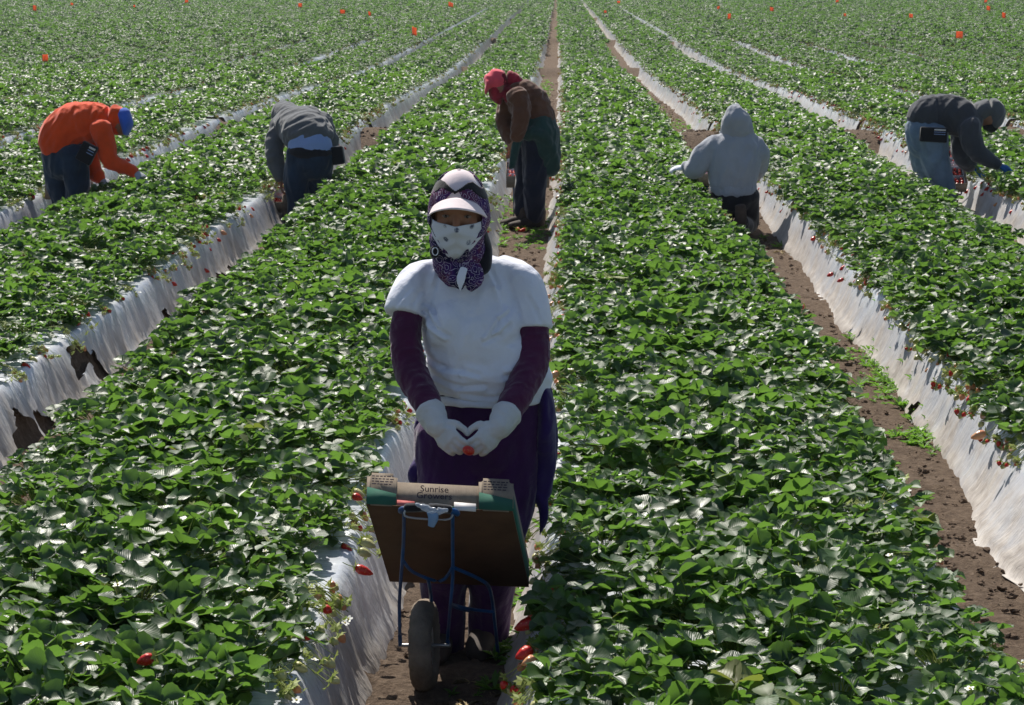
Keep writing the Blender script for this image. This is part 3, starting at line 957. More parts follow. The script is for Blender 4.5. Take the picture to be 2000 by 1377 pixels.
# white shirt
bm = bmesh.new()
tube(bm, [w(906, 500, .03), w(908, 518, .03), w(913, 542, .02), w(918, 578, .01), w(921, 612, .0), w(927, 655, -.01), w(944, 702, .0), w(952, 742, .01), w(951, 770, .01)],
     [(.072, .062), (.112, .078), (.142, .096), (.152, .112), (.152, .128), (.153, .145), (.180, .148), (.196, .152), (.186, .142)], ref=Xr, n=36, sub=6, round_ends=False)
tube(bm, [w(868, 542, .01), w(822, 552, .0), w(800, 582, -.03), w(791, 614, -.055)], [(.058, .060), (.062, .062), (.061, .061), (.0625, .061)], n=28, round_ends=False)
tube(bm, [w(972, 536, .02), w(1014, 550, .01), w(1031, 586, -.01), w(1037, 642, -.04)], [(.058, .060), (.062, .062), (.061, .061), (.063, .062)], n=28, round_ends=False)
ball(bm, w(885, 640, -.075), (.085, .07, .085)); ball(bm, w(962, 642, -.075), (.085, .07, .085))
ball(bm, w(940, 722, -.06), (.14, .10, .085))
me = fuse(bm, .0055, 6, (.0065, 9, (.35, .1, .9), 1.0))
sm_ = [(w(838, 508), w(831, 606)), (w(992, 520), w(998, 630))]
zc_ = w(930, 705).z; xc_ = w(945, 700).x
for v_ in me.vertices:      # armhole seams and soft folds at the waist
    z_ = v_.co.z
    for a_, b_ in sm_:
        if b_.z - .05 < z_ < a_.z + .02:
            t_ = (z_ - b_.z) / (a_.z - b_.z); sx_ = b_.x + (a_.x - b_.x) * t_
            v_.co -= v_.normal * .0055 * math.exp(-((v_.co.x - sx_ + .004 * math.sin(z_ * 60)) / .011) ** 2) * min(1, max(0, (a_.z + .02 - z_) / .04))
    q_ = math.exp(-((z_ - zc_) / .08) ** 2)
    n_ = noise.noise(Vector((v_.co.x * 7, v_.co.y * 7, 3.0)))
    v_.co += v_.normal * .004 * q_ * (.4 + n_) * math.sin((z_ + .35 * (v_.co.x - xc_) + .03 * n_) * 120)
FOLDS = [([(832, 600), (850, 622), (880, 640)], .007, .007), ([(832, 585), (852, 596), (866, 622)], .006, .006), ([(999, 622), (980, 640), (950, 652)], .007, .007), ([(998, 600), (978, 612), (962, 640)], .006, .006),
    ([(832, 690), (870, 704), (905, 704), (940, 712)], .005, .008), ([(845, 722), (900, 738), (950, 734)], .005, .008), ([(905, 752), (960, 760), (1010, 748)], .004, .007), ([(836, 752), (868, 762), (890, 762)], .004, .006),
    ([(1062, 700), (1030, 716), (990, 716)], .005, .008), ([(862, 520), (852, 552), (842, 586)], .004, .006), ([(958, 518), (974, 550), (986, 590)], .004, .006), ([(930, 560), (935, 600), (930, 640)], .0025, .010),
    ([(776, 590), (788, 572), (806, 556)], .003, .006), ([(810, 596), (814, 580), (824, 562)], .003, .006), ([(1056, 618), (1048, 598), (1032, 572)], .003, .006), ([(1020, 622), (1016, 602), (1008, 580)], .003, .006)]
segs = []
for pl, dep, wid in FOLDS:
    q_ = [w(*p_) for p_ in pl]
    for a_, b_ in zip(q_[:-1], q_[1:]): segs.append((a_.x, a_.z, b_.x, b_.z, dep, wid))
n_v = len(me.vertices)
co = np.empty(n_v * 3, 'f'); me.vertices.foreach_get('co', co); co = co.reshape(-1, 3).astype(float)
no = np.empty(n_v * 3, 'f'); me.vertices.foreach_get('normal', no); no = no.reshape(-1, 3)
vx = co[:, 0]; vz = co[:, 2]; off = np.zeros(n_v)
for ax_, az_, bx_, bz_, dep, wid in segs:
    dx, dz = bx_ - ax_, bz_ - az_; L2 = dx * dx + dz * dz
    t_ = ((vx - ax_) * dx + (vz - az_) * dz) / L2; tc = np.clip(t_, 0, 1)
    rx_ = vx - ax_ - tc * dx; rz_ = vz - az_ - tc * dz
    r_ = np.hypot(rx_, rz_); sg = np.sign(rx_ * dz - rz_ * dx)
    off += -dep * np.exp(-(r_ / wid) ** 2) * .8 + dep * .55 * np.exp(-((r_ * sg - 1.7 * wid) / wid) ** 2) * ((t_ > -.05) & (t_ < 1.05))
front = np.clip(-no[:, 1] * 2 + .3, 0, 1)
co += no * (np.clip(off * 1.7, -.013, .013) * front)[:, None]
me.vertices.foreach_set('co', co.astype('f').ravel()); me.update()
part('shirt', me, m_shirt, woman)
bm = bmesh.new()      # hem roll
tube(bm, [w(951, 764, .01), w(951, 772, .01), w(951, 779, .01)], [(.186, .143), (.188, .145), (.184, .141)], ref=Xr, n=40, round_ends=False)
part('shirt_hem', fuse(bm, .006, 3, (.004, 15, (.1, .1, 1), 1.0)), m_shirt, woman)
# gloves
for wr, d_, bk, sd_, cu, arm in ((wristL, dL, Vector((-.55, -.75, .35)), Vector((1, -.2, .5)), .55, armL), (wristR, dR, Vector((.55, -.75, .35)), Vector((-1, -.2, .6)), .6, armR)):
    bm = bmesh.new()
    hand(bm, wr, d_, bk, sd_, .9, cu, .28, k=1.03)
    ad = (arm[-1] - arm[-2]).normalized()
    tube(bm, [wr - ad * .045, wr - ad * .02, wr + ad * .005, wr + d_.normalized() * .03], [.044, .042, .037, .031], n=20)
    tube(bm, [wr - ad * .047, wr - ad * .040], [.046, .046], n=20)
    part('glove', fuse(bm, .0036, 3, (.0016, 45, (.9, .2, .1), 4.0)), m_glove, woman)
# boots
for lg in (legL, legR):
    bm = bmesh.new(); shoe(bm, Vector((lg[-1].x, lg[-1].y + .05, -.01)), Vector((lg[-1].x - .03, lg[-1].y - .3, 0)), 1.0, .1)
    part('boot', fuse(bm, .006, 4), m_boot, woman)

# head scarf, mask and cap are shells around the head cut by where they lie in front view
def shell(name, rad, keep, m, root, off=(0, 0, 0), nu=150, nv=120, warp=None, thick=.003, label=None):
    vs_, idx, fs = [], {}, []
    L_ = []
    for j in range(nv + 1):
        ph = math.pi * j / nv
        for i in range(nu):
            th = 2 * math.pi * i / nu
            p = Vector((rad[0] * math.sin(ph) * math.sin(th) + off[0], rad[1] * math.sin(ph) * math.cos(th) + off[1], rad[2] * math.cos(ph) + off[2]))
            if warp: p = warp(p)
            L_.append(p); vs_.append(hl(*p))
    for j in range(nv):
        for i in range(nu):
            a = (j * nu + i, j * nu + (i + 1) % nu, (j + 1) * nu + (i + 1) % nu, (j + 1) * nu + i)
            c = sum((L_[q] for q in a), Vector()) / 4
            if keep(c): fs.append(a)
    me = mesh_from(vs_, fs)
    bm = bmesh.new(); bm.from_mesh(me)
    bmesh.ops.delete(bm, geom=[v for v in bm.verts if not v.link_faces], context='VERTS')
    bmesh.ops.remove_doubles(bm, verts=bm.verts, dist=1e-5)
    bmesh.ops.recalc_face_normals(bm, faces=bm.faces)
    bmesh.ops.smooth_vert(bm, verts=[v for v in bm.verts if v.is_boundary], factor=.5, use_axis_x=True, use_axis_y=True, use_axis_z=True)
    bmesh.ops.solidify(bm, geom=bm.faces[:], thickness=thick)
    return part(name, bm_mesh(bm), m, root, label)

SC = 662.0            # photo pixels per metre at her head
def zt(x):            # upper edge of the scarf over the cap (V at the middle)
    return .078 + .020 * min(1.0, abs(x + .004) / .035) - max(0.0, abs(x + .004) - .048) * .9
def side_in(z):       # half width of the bare wedge of cap front below the knot
    return .005 + max(0, (.081 - z)) * .95
def hood_keep(c):
    if c.y < 0: return c.z < zt(c.x) + .012
    if c.z > zt(c.x): return False
    if c.z > .0: return abs(c.x + .004) > side_in(c.z) or c.y < .0
    # open face: straight from the visor corners down to a point at the chin
    hw = .078 if c.z > -.04 else .078 * max(0, (c.z + .142)) / .102
    return abs(c.x + .004) > hw
def hood_warp(p):
    q = p.copy()
    if p.z < -.03:
        q.x *= 1 - .30 * min(1, (-.03 - p.z) / .1); q.y *= 1 + .05 * min(1, (-.03 - p.z) / .1)
    n_ = noise.noise(p * 26) * .004
    return q * (1 + n_ / .1)
shell('head_scarf', (.093, .111, .149), hood_keep, m_scarf, woman, warp=hood_warp, off=(0, -.004, -.022))
shell('scarf_trim', (.0945, .1125, .1505), lambda c: zt(c.x) - .004 - min(.016, abs(c.x) * .3) < c.z < zt(c.x) + .002 and c.y > -.05, m_black, woman, warp=None, off=(0, -.004, -.022))
# cap: crown and visor
shell('cap_crown', (.087, .1025, .1375), lambda c: c.z > .035, m_pinkcap, woman, off=(0, -.002, -.014))
bm = bmesh.new(); ball(bm, hl(0, -.002, .1235), (.006, .006, .003), HM, 10)
part('cap_button', bm_mesh(bm), m_pinkcap, woman)
vs_, fs = [], []
NU, NV = 25, 9
for j in range(NV):
    v_ = j / (NV - 1)
    for i in range(NU):
        u = -1 + 2 * i / (NU - 1)
        a = u * R(78)
        x = (.085 + .004 * v_) * math.sin(a)
        y = .101 * math.cos(a) + v_ * (.068 * math.cos(u * R(84)) ** .75 if abs(u) < 1 else 0)
        z = .066 - .066 * abs(u) ** 1.7 * (1 + .12 * v_) - .014 * v_ * (1 - .6 * abs(u))
        vs_.append(hl(x * (1 + .02 * v_), y - .003, z))
for j in range(NV - 1):
    for i in range(NU - 1):
        fs.append((j * NU + i, j * NU + i + 1, (j + 1) * NU + i + 1, (j + 1) * NU + i))
bm = bmesh.new(); bm.from_mesh(mesh_from(vs_, fs)); bmesh.ops.recalc_face_normals(bm, faces=bm.faces); bmesh.ops.solidify(bm, geom=bm.faces[:], thickness=.0035)
part('cap_visor', bm_mesh(bm), m_pinkcap, woman)
# bandana over nose and mouth
def mask_warp(p):
    q = p.copy()
    nose = math.exp(-((p.x / .022) ** 2)) * math.exp(-(((p.z + .022) / .035) ** 2))
    q.y += .018 * nose * (1 if p.y > 0 else 0)
    q.y += .0035 * math.sin(p.z * 160 + abs(p.x) * 90) * (1 if p.y > 0 else 0) * .5
    return q
shell('face_bandana', (.0845, .101, .140), lambda c: c.y > -.02 and c.z < -.013 - .04 * abs(c.x) and abs(c.x + .004) < (.09 if c.z > -.04 else .090 * max(0, (c.z + .152)) / .102), m_mask, woman, warp=mask_warp, off=(0, .004, -.022))
# scarf draped over neck and tied on the chest
bm = bmesh.new()
tube(bm, [hl(-.004, .0, -.08), w(897, 508, -.06), w(902, 534, -.06)], [(.082, .075), (.080, .075), (.066, .062)], ref=Xr, n=28)
tube(bm, [w(886, 520, -.13), w(890, 545, -.16), w(902, 563, -.165)], [(.030, .016), (.027, .012), (.008, .005)], ref=Xr)
tube(bm, [w(918, 522, -.13), w(924, 545, -.155), w(916, 566, -.165)], [(.034, .016), (.030, .012), (.010, .005)], ref=Xr)
part('neck_scarf', fuse(bm, .004, 3, (.005, 30, (.4, .1, 1), 5.0)), m_scarf, woman)
bm = bmesh.new()
tube(bm, [w(906, 524, -.165), w(900, 545, -.178), w(899, 568, -.180)], [(.012, .006), (.014, .005), (.003, .002)], ref=Xr)
part('bandana_end', fuse(bm, .003, 2), m_shirt, woman)
bm = bmesh.new()
tube(bm, [w(944, 455, -.07), w(949, 490, -.06), w(944, 520, -.10), w(934, 536, -.13)], [(.012, .03), (.02, .035), (.024, .022), (.01, .01)], ref=Xr)
part('black_scarf_edge', fuse(bm, .004, 3), m_black, woman)
bm = bmesh.new()
ball(bm, w(849, 492, -.15), (.015, .009, .019)); part('printed_rose', bm_mesh(bm), m_black, woman)
bm = bmesh.new()
bmesh.ops.create_circle(bm, segments=20, radius=1)
bm.free(); bm = bmesh.new()
cc_ = w(850, 491, -.160)
tube(bm, [cc_ + Vector((.0085 * math.cos(a), -.001, .0115 * math.sin(a))) for a in [k_ * .5 for k_ in range(14)]], [.0016] * 14, n=6, sub=2)
part('rose_ring', bm_mesh(bm), m_shirt, woman)

# ------------------------------------------------------------------ shapes shared by the carts and trays
def kraft_mat():
    m, nt, b = mat('kraft_cardboard', (.32, .25, .18), .85, .15)
    v = mapping(nt)
    nt.links.new(ramp(nt, nz(nt, 30, 6, v), [(.3, (.20, .16, .125)), (.7, (.30, .245, .19))]), b.inputs['Base Color'])
    wv = N(nt, 'ShaderNodeTexWave'); wv.inputs['Scale'].default_value = 70; nt.links.new(v, wv.inputs['Vector'])
    bump(nt, b, math_n(nt, 'ADD', wv.outputs['Fac'], nz(nt, 60, 4, v)), .2, .003)
    return m
m_kraft = kraft_mat()
m_kgreen = cloth('green_printed_card', (.035, .12, .085), rough=.8, var=.2, sheen=0, fold=.1)
m_kink = cloth('dark_print', (.05, .04, .06), rough=.8, var=.1, sheen=0, fold=.05)
m_blue = cloth('blue_painted_steel', (.015, .07, .20), rough=.4, var=.4, sheen=0, fold=.1, dirt=(.12, .08, .055))
m_tyre = cloth('dusty_rubber_tyre', (.21, .17, .135), rough=.95, var=.45, sheen=0, fold=.8, dirt=(.05, .045, .04))
m_steel, nt, b = mat('bare_steel', (.35, .35, .36), .4, .5); b.inputs['Metallic'].default_value = .8
m_clear, nt, b = mat('clear_plastic_box', (.55, .60, .68), .12, .6)
b.inputs['Alpha'].default_value = .55
m_label, nt, b = mat('paper_label', (.72, .68, .66), .6, .3)
m_foil, nt, b = mat('light_blue_tape', (.35, .55, .8), .3, .6)
m_redp = cloth('pink_tag_print', (.6, .16, .15), rough=.7, var=.1, sheen=0)

def berries_mesh(a, b, c, d, n, rows, cols, r=.013):
    """heap of berries over quad a b c d"""
    bm = bmesh.new()
    for i in range(rows):
        for j in range(cols):
            u = (i + .5 + rnd.uniform(-.2, .2)) / rows; v_ = (j + .5 + rnd.uniform(-.2, .2)) / cols
            p = (a * (1 - u) + b * u) * (1 - v_) + (d * (1 - u) + c * u) * v_ + n * (r * rnd.uniform(.6, 1.1))
            ball(bm, p, (r * rnd.uniform(.9, 1.2), r, r * rnd.uniform(.8, 1.1)), Euler((rnd.random() * 3, rnd.random() * 3, 0)).to_matrix(), 8)
    return bm_mesh(bm)

def tray(label, a, b, c, d, n, h, filled=0.0, clams=True, root=None, lab2='', side_green=True):
    """open cardboard tray; a b c d = floor corners (a,b the end nearer the camera, left and right), n = up"""
    n = n.normalized(); t = .004
    root = empty('cardboard_tray', (a + b + c + d) / 4)
    tag(root, label, 'tray')
    ux = (b - a).normalized(); uy = (d - a).normalized()
    bm = bmesh.new(); slab(bm, a, b, c, d, n, t); part('floor_panel', bm_mesh(bm), m_kraft, root)
    for nm, p, q, inn in (('end_panel', a, b, uy), ('end_panel', d, c, -uy), ('side_panel', a, d, ux), ('side_panel', b, c, -ux)):
        bm = bmesh.new()
        if nm == 'side_panel':
            dd = (q - p).normalized() * (t + .0006); p = p + dd; q = q - dd
        slab(bm, p + n * t * 1.1, q + n * t * 1.1, q + n * h, p + n * h, inn, t)
        o = part(nm, bm_mesh(bm), m_kraft, root)
    return root

def clam(label, a, b, c, d, n, h, lid=True):
    """clear clamshell punnet with berries"""
    n = n.normalized()
    root = empty('plastic_clamshell', (a + b + c + d) / 4)
    tag(root, label, 'punnet', 'clear punnets of berries in the cardboard trays')
    e = .004
    ce = (a + b + c + d) / 4
    i_ = [ce + (p - ce) * .86 for p in (a, b, c, d)]
    bm = bmesh.new()
    for j in range(4):
        p, q = (a, b, c, d)[j], (a, b, c, d)[(j + 1) % 4]
        inn = ((ce - (p + q) / 2)).normalized()
        slab(bm, p + inn * .002, q + inn * .002, q + inn * .001 + n * h, p + inn * .001 + n * h, inn, .0012)
    part('shell', bm_mesh(bm), m_clear, root)
    part('berries', berries_mesh(*[p + n * h * .6 for p in i_], n, 4, 3, .015), m_red, root)
    if lid:
        # hinged lid standing open
        u = (d - a).normalized() 
        bm = bmesh.new(); slab(bm, d + n * h, c + n * h, c + n * (h + .05) + u * .015, d + n * (h + .05) + u * .015, u, .0015)
        part('lid', bm_mesh(bm), m_clear, root)
    return root

# ------------------------------------------------------------------ the woman's cart and tray
TL = P(716, 987, 5.42); TR = P(1001, 1001, 5.46); BR = P(1033, 1147, 5.83); BL = P(761, 1136, 5.81)
tn = (TR - TL).cross(BL - TL).normalized()
if tn.z < 0: tn = -tn
hT = .088
trayW = empty('cardboard_tray', (TL + TR + BL + BR) / 4)
tag(trayW, 'large tilted cardboard tray with green print in front of the woman in white shirt', 'tray')
m_kdark = cloth('dark_brown_cardboard', (.10, .05, .028), rough=.8, var=.25, sheen=0, fold=.15)  # floor panel gets a darker brown than the kraft walls
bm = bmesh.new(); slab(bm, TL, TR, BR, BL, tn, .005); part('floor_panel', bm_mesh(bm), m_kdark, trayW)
ux = (TR - TL).normalized(); uy = (BL - TL).normalized()
def on_end(s_, z, out_=0.0):      # point on the near end panel
    return TL + (TR - TL) * s_ + tn * z - uy * out_
bm = bmesh.new(); slab(bm, on_end(0, .0055), on_end(1, .0055), on_end(1, hT * .86), on_end(0, hT * .86), uy, .004)
endp = part('end_panel', bm_mesh(bm), m_kraft, trayW)
for s0, s1 in ((-.004, .205), (.765, 1.006)):       # raised corner flaps
    bm = bmesh.new(); slab(bm, on_end(s0, .0, .0005), on_end(s1, .0, .0005), on_end(s1, hT * 1.12, .0005), on_end(s0, hT * 1.12, .0005), -uy, .004)
    r_ = bmesh.ops.bevel(bm, geom=[e for e in bm.edges if abs((e.verts[0].co - e.verts[1].co).length - .004) < .0006], offset=.012, segments=3, affect='EDGES')
    cf = part('corner_flap', bm_mesh(bm), m_kraft, trayW)
    bm = bmesh.new(); slab(bm, on_end(s0 + .004, .002, .0048), on_end(s1 - .004, .002, .0048), on_end(s1 - .004, hT * .42, .0048), on_end(s0 + .004, hT * .62, .0048), -uy, .0006)
    part('green_print', bm_mesh(bm), m_kgreen, cf)
bm = bmesh.new(); slab(bm, on_end(.212, .004, .001), on_end(.758, .004, .001), on_end(.758, hT * .10, .001), on_end(.212, hT * .10, .001), -uy, .0006)
part('green_border', bm_mesh(bm), m_kgreen, endp)
for nm, p, q, inn in (('end_panel', BL, BR, -uy), ('side_panel', TL, BL, ux), ('side_panel', TR, BR, -ux)):
    bm = bmesh.new()
    dd = (q - p).normalized() * .005 if nm == 'side_panel' else Vector()
    slab(bm, p + dd + tn * .0055, q - dd + tn * .0055, q - dd + tn * hT, p + dd + tn * hT, inn, .004)
    o = part(nm, bm_mesh(bm), m_kraft, trayW)
    if nm == 'side_panel':
        bm = bmesh.new(); slab(bm, p + dd + tn * .008, q - dd + tn * .008, q - dd + tn * hT * .7, p + dd + tn * hT * .7, -inn, .0008)
        part('green_print', bm_mesh(bm), m_kgreen, o)
# lettering
def text_part(txt, org, xdir, zdir, size, m, root, align='CENTER', name='lettering', ext=.0004):
    cu = bpy.data.curves.new('t', 'FONT'); cu.body = txt; cu.size = size; cu.align_x = align; cu.extrude = ext; cu.resolution_u = 3
    o = bpy.data.objects.new('t', cu); col.objects.link(o)
    me = bpy.data.meshes.new_from_object(o.evaluated_get(bpy.context.evaluated_depsgraph_get()))
    bpy.data.objects.remove(o)
    xd = xdir.normalized(); zd = (zdir - xd * zdir.dot(xd)).normalized(); nd = xd.cross(zd)
    me.transform(Matrix.Translation(org) @ Matrix((xd, zd, nd)).transposed().to_4x4())
    o = link(name, me, m, root, smooth=False)
    return o
text_part('Sunrise', on_end(.46, hT * .57, .0012), ux, tn, .027, m_kink, endp)
text_part('Growers', on_end(.46, hT * .33, .0022), ux, tn, .027, m_kink, endp)
for s0, z0 in ((.215, .60), (.60, .60)):
    pass
for s0, s1, flap in ((.03, .18, 0), (.80, .97, 1)):
    bm = bmesh.new()
    for r_ in range(4):
        z_ = hT * (.72 + .09 * r_)
        s_ = s0
        while s_ < s1 - .01:
            w_ = rnd.uniform(.012, .03); slab(bm, on_end(s_, z_, .0049), on_end(min(s1, s_ + w_), z_, .0049), on_end(min(s1, s_ + w_), z_ + .0030, .0049), on_end(s_, z_ + .0030, .0049), -uy, .0004); s_ += w_ + .008
    part('fine_print', bm_mesh(bm), m_kink, [c for c in trayW.children if c.name.startswith('corner_flap')][flap])
# cart
m_rod = m_blue
cart = empty('picking_cart', Vector((P(870, 1345, 5.75).x, 5.75, 0)))
tag(cart, 'blue steel wheeled picking cart holding the large tray in front of the woman', 'cart')
c_ = lambda px, py, Y: P(px, py, Y)
def rod(name, pts, r, m=None, root=None, n=10):
    bm = bmesh.new(); tube(bm, pts, [r] * len(pts), n=n, sub=4)
    return part(name, bm_mesh(bm), m or m_rod, root or cart)
rod('front_rod', [c_(789, 1000, 5.385), c_(788, 1060, 5.50), c_(783, 1130, 5.62), c_(780, 1180, 5.68), c_(781, 1240, 5.77)], .005)
rod('front_rod', [c_(884, 1004, 5.385), c_(884, 1060, 5.50), c_(884, 1130, 5.62), c_(879, 1190, 5.70), c_(874, 1250, 5.79)], .005)
rod('cross_rod', [c_(880, 1180, 5.74), c_(892, 1186, 5.78), c_(905, 1190, 5.82), c_(915, 1192, 5.84)], .006)
rod('cross_rod', [c_(788, 1096, 5.57), c_(808, 1118, 5.62), c_(860, 1135, 5.66), c_(884, 1108, 5.58)], .005)
rod('rear_leg', [c_(884, 1108, 5.585), c_(938, 1132, 5.72), c_(958, 1155, 5.82), c_(968, 1230, 6.0), c_(974, 1290, 6.1)], .0055)
rod('rear_leg', [c_(836, 1130, 5.66), c_(842, 1170, 5.80), c_(846, 1250, 6.0), c_(850, 1300, 6.1)], .0055)
rod('cross_rod', [c_(880, 1180, 5.75), c_(920, 1190, 5.84), c_(962, 1195, 5.87)], .005)
rod('top_bar', [c_(783, 998, 5.40), c_(790, 994, 5.38), c_(840, 994, 5.375), c_(884, 998, 5.38), c_(893, 1003, 5.40)], .0085)
o = rod('grip', [c_(794, 992, 5.372), c_(840, 991, 5.368), c_(878, 995, 5.372)], .0125, m_black)
o = rod('wire_hook', [c_(792, 996, 5.365), c_(796, 1010, 5.36), c_(870, 1015, 5.36), c_(884, 1006, 5.365)], .003, m_steel)
# wheel: axle points mostly sideways so that it shows nearly edge on
wc = P(829, 1258, 5.78)
wc.z = .136
ax = Vector((math.cos(R(3)), -math.sin(R(3)), .03)).normalized()
def torus(c, ax, Rr, r, m, name, root, sq=1.0, knob=0):
    s_, u_ = frame(ax, Vector((0, 0, 1)))
    bm = bmesh.new(); n1, n2 = 56, 16
    vv = []
    for i in range(n1):
        a = 2 * math.pi * i / n1
        rd = s_ * math.cos(a) + u_ * math.sin(a)
        row = []
        for j in range(n2):
            t_ = 2 * math.pi * j / n2
            rr_ = r * (1 + (knob if (i % 2 == 0 and math.cos(t_) > .3) else 0)) * (1 + .04 * math.sin(i * 1.7 + j))
            row.append(bm.verts.new(c + rd * (Rr + rr_ * math.cos(t_)) + ax * rr_ * sq * math.sin(t_)))
        vv.append(row)
    for i in range(n1):
        for j in range(n2):
            bm.faces.new((vv[i][j], vv[(i + 1) % n1][j], vv[(i + 1) % n1][(j + 1) % n2], vv[i][(j + 1) % n2]))
    return part(name, bm_mesh(bm), m, root)
wheel = torus(wc, ax, .102, .034, m_tyre, 'wheel', cart, 1.0, .07)
bm = bmesh.new(); tube(bm, [wc - ax * .018, wc + ax * .018], [.078, .078], n=24, round_ends=False, ref=Vector((0, 0, 1))); 
h_ = link('hub', bm_mesh(bm), m_steel, wheel)
rod('axle', [wc - ax * .075, wc + ax * .075], .006, m_steel)
rod('fork', [c_(781, 1240, 5.77), wc - ax * .072], .006)
rod('fork', [c_(874, 1250, 5.79), wc + ax * .072], .006)
# tag, tape and cards on the bar
bm = bmesh.new(); a_ = on_end(.22, .012, .012)
slab(bm, on_end(.21, .000, .010), on_end(.33, -.002, .010), on_end(.33, .014, .010), on_end(.21, .016, .010), -uy, .001); cd = part('pink_card', bm_mesh(bm), m_redp, trayW)
bm = bmesh.new(); slab(bm, on_end(.60, -.006, .010), on_end(.75, -.008, .010), on_end(.75, .016, .010), on_end(.60, .018, .010), -uy, .001)
part('barcode_card', bm_mesh(bm), m_label, trayW)
bm = bmesh.new()
for i, (dx, dz) in enumerate(((0, 0), (1, 0))):
    tube(bm, [c_(845, 1000, 5.35), c_(846, 1012, 5.345), c_(842, 1028, 5.345)], [(.016, .004), (.014, .006), (.009, .003)], n=10)
part('tape_end', bm_mesh(bm), m_foil, cart)
bm = bmesh.new(); tube(bm, [c_(812, 984, 5.36), c_(832, 993, 5.352), c_(850, 999, 5.35), c_(874, 996, 5.352)], [(.004, .003), (.010, .006), (.012, .006), (.005, .003)], n=10)
part('plastic_wrap', fuse(bm, .0025, 2, (.002, 80, (.2, .2, 1), 1)), m_clear, cart)
# berry in her hands
bh = P(915, 880, YW - .345)
bm = bmesh.new(); ball(bm, bh, (.019, .014, .014), Euler((0, .4, .3)).to_matrix(), 16)
o = link('strawberry', bm_mesh(bm), m_red); tag(o, 'red strawberry held between both white gloved hands', 'strawberry')

# ------------------------------------------------------------------ workers further back
def worker(label, Yw, spec, base):
    root = person(label, base, 'strawberry pickers in the field')
    for s_ in spec:
        nm, m, tubes, vox, fold = s_[:5]
        bm = bmesh.new()
        for t_ in tubes: 
            if t_[0] == 'ball': ball(bm, P(t_[1], t_[2], Yw + t_[3]), t_[4], t_[5] if len(t_) > 5 else None)
            elif t_[0] == 'hand': hand(bm, P(*t_[1]), Vector(t_[2]), Vector(t_[3]), Vector(t_[4]), t_[5], .5, k=t_[6] if len(t_) > 6 else 1.0)
            elif t_[0] == 'shoe': shoe(bm, Vector(t_[1]), Vector(t_[2]), t_[3])
            else:
                pp = [P(a, b_, Yw + c_) for a, b_, c_ in t_[0]]
                tube(bm, pp, t_[1], ref=Vector(t_[2]) if len(t_) > 2 else Xr, n=20)
        o = part(nm, fuse(bm, vox, 4, fold), m, root, s_[5] if len(s_) > 5 else None)
    return root
def shrink(r, k=.8): return [tuple(x * k for x in q) if isinstance(q, tuple) else q * k for q in r]
Yr = Vector((0, 1, 0))
m_orange = cloth('orange_fleece', (.78, .075, .012), var=.12, fold=.35, drape=6)
m_denimd = cloth('dark_denim', (.018, .035, .065), var=.3, weave=400, drape=7)
m_denim = cloth('light_denim', (.14, .20, .28), var=.22, weave=400, drape=7)
m_grey = cloth('grey_fleece', (.11, .115, .125), var=.12, fold=.35, drape=7)
m_lgrey = cloth('light_grey_fleece', (.36, .375, .42), var=.06, fold=.4, drape=6)
m_cgrey = cloth('charcoal_fleece', (.055, .058, .07), var=.15, fold=.35, drape=6)
m_brown = cloth('brown_knit', (.13, .055, .032), var=.2, fold=.45, drape=8)
m_dgreen = cloth('dark_green_jacket', (.022, .055, .05), var=.25, fold=.4, drape=7)
m_redcap = cloth('pinkish_red_cotton', (.80, .09, .13), var=.2, fold=.2)
m_redscarf = cloth('red_printed_scarf', (.26, .014, .03), var=.7, fold=.4)
m_bluecap = cloth('blue_cotton', (.05, .13, .55), var=.15, fold=.2)
m_lblue = cloth('pale_blue_undershirt', (.26, .36, .62), var=.06, fold=.3)
m_navy = cloth('navy_trousers', (.014, .017, .035), var=.3, fold=.4, drape=7)
m_bglove = cloth('blue_rubber_glove', (.02, .12, .35), rough=.5, var=.2, sheen=0)

def fl(px, py): return PZ(px, py, 0.0)
# 1 orange hooded picker
Y1 = 16.6
L1a = [(112, 300, .02), (112, 350, .0), (122, 395, 0.0), (118, 432, .05)]
L1b = [(142, 300, -.1), (150, 350, -.12), (148, 395, -.08), (138, 432, -.02)]
rl1 = [.125, .10, .082, .062]
T1 = [(116, 288, -.02), (124, 262, -.02), (150, 243, -.03), (182, 240, -.05), (205, 248, -.06)]
rT1 = [(.17, .165), (.18, .17), (.18, .17), (.175, .165), (.13, .13)]
A1 = [(196, 248, -.2), (207, 285, -.22), (215, 312, -.24), (240, 326, -.26), (262, 336, -.28)]
A1b = [(186, 262, .12), (178, 300, .1), (180, 325, .06), (196, 350, .0)]
rA1 = [.085, .078, .068, .055, .042]
b1 = Vector((P(128, 440, Y1).x, Y1, 0))
tor = (T1, rT1, (0, 1, 0))
sh1 = [Vector((P(x_, 430, Y1 + d_).x, Y1 + d_ + .06, 0.0)) for x_, d_ in ((118, .05), (138, -.02))]
hd1 = ((264, 337, Y1 - .28), (.8, -.1, -.45), (0, -.3, 1), (0, -1, 0), .95)
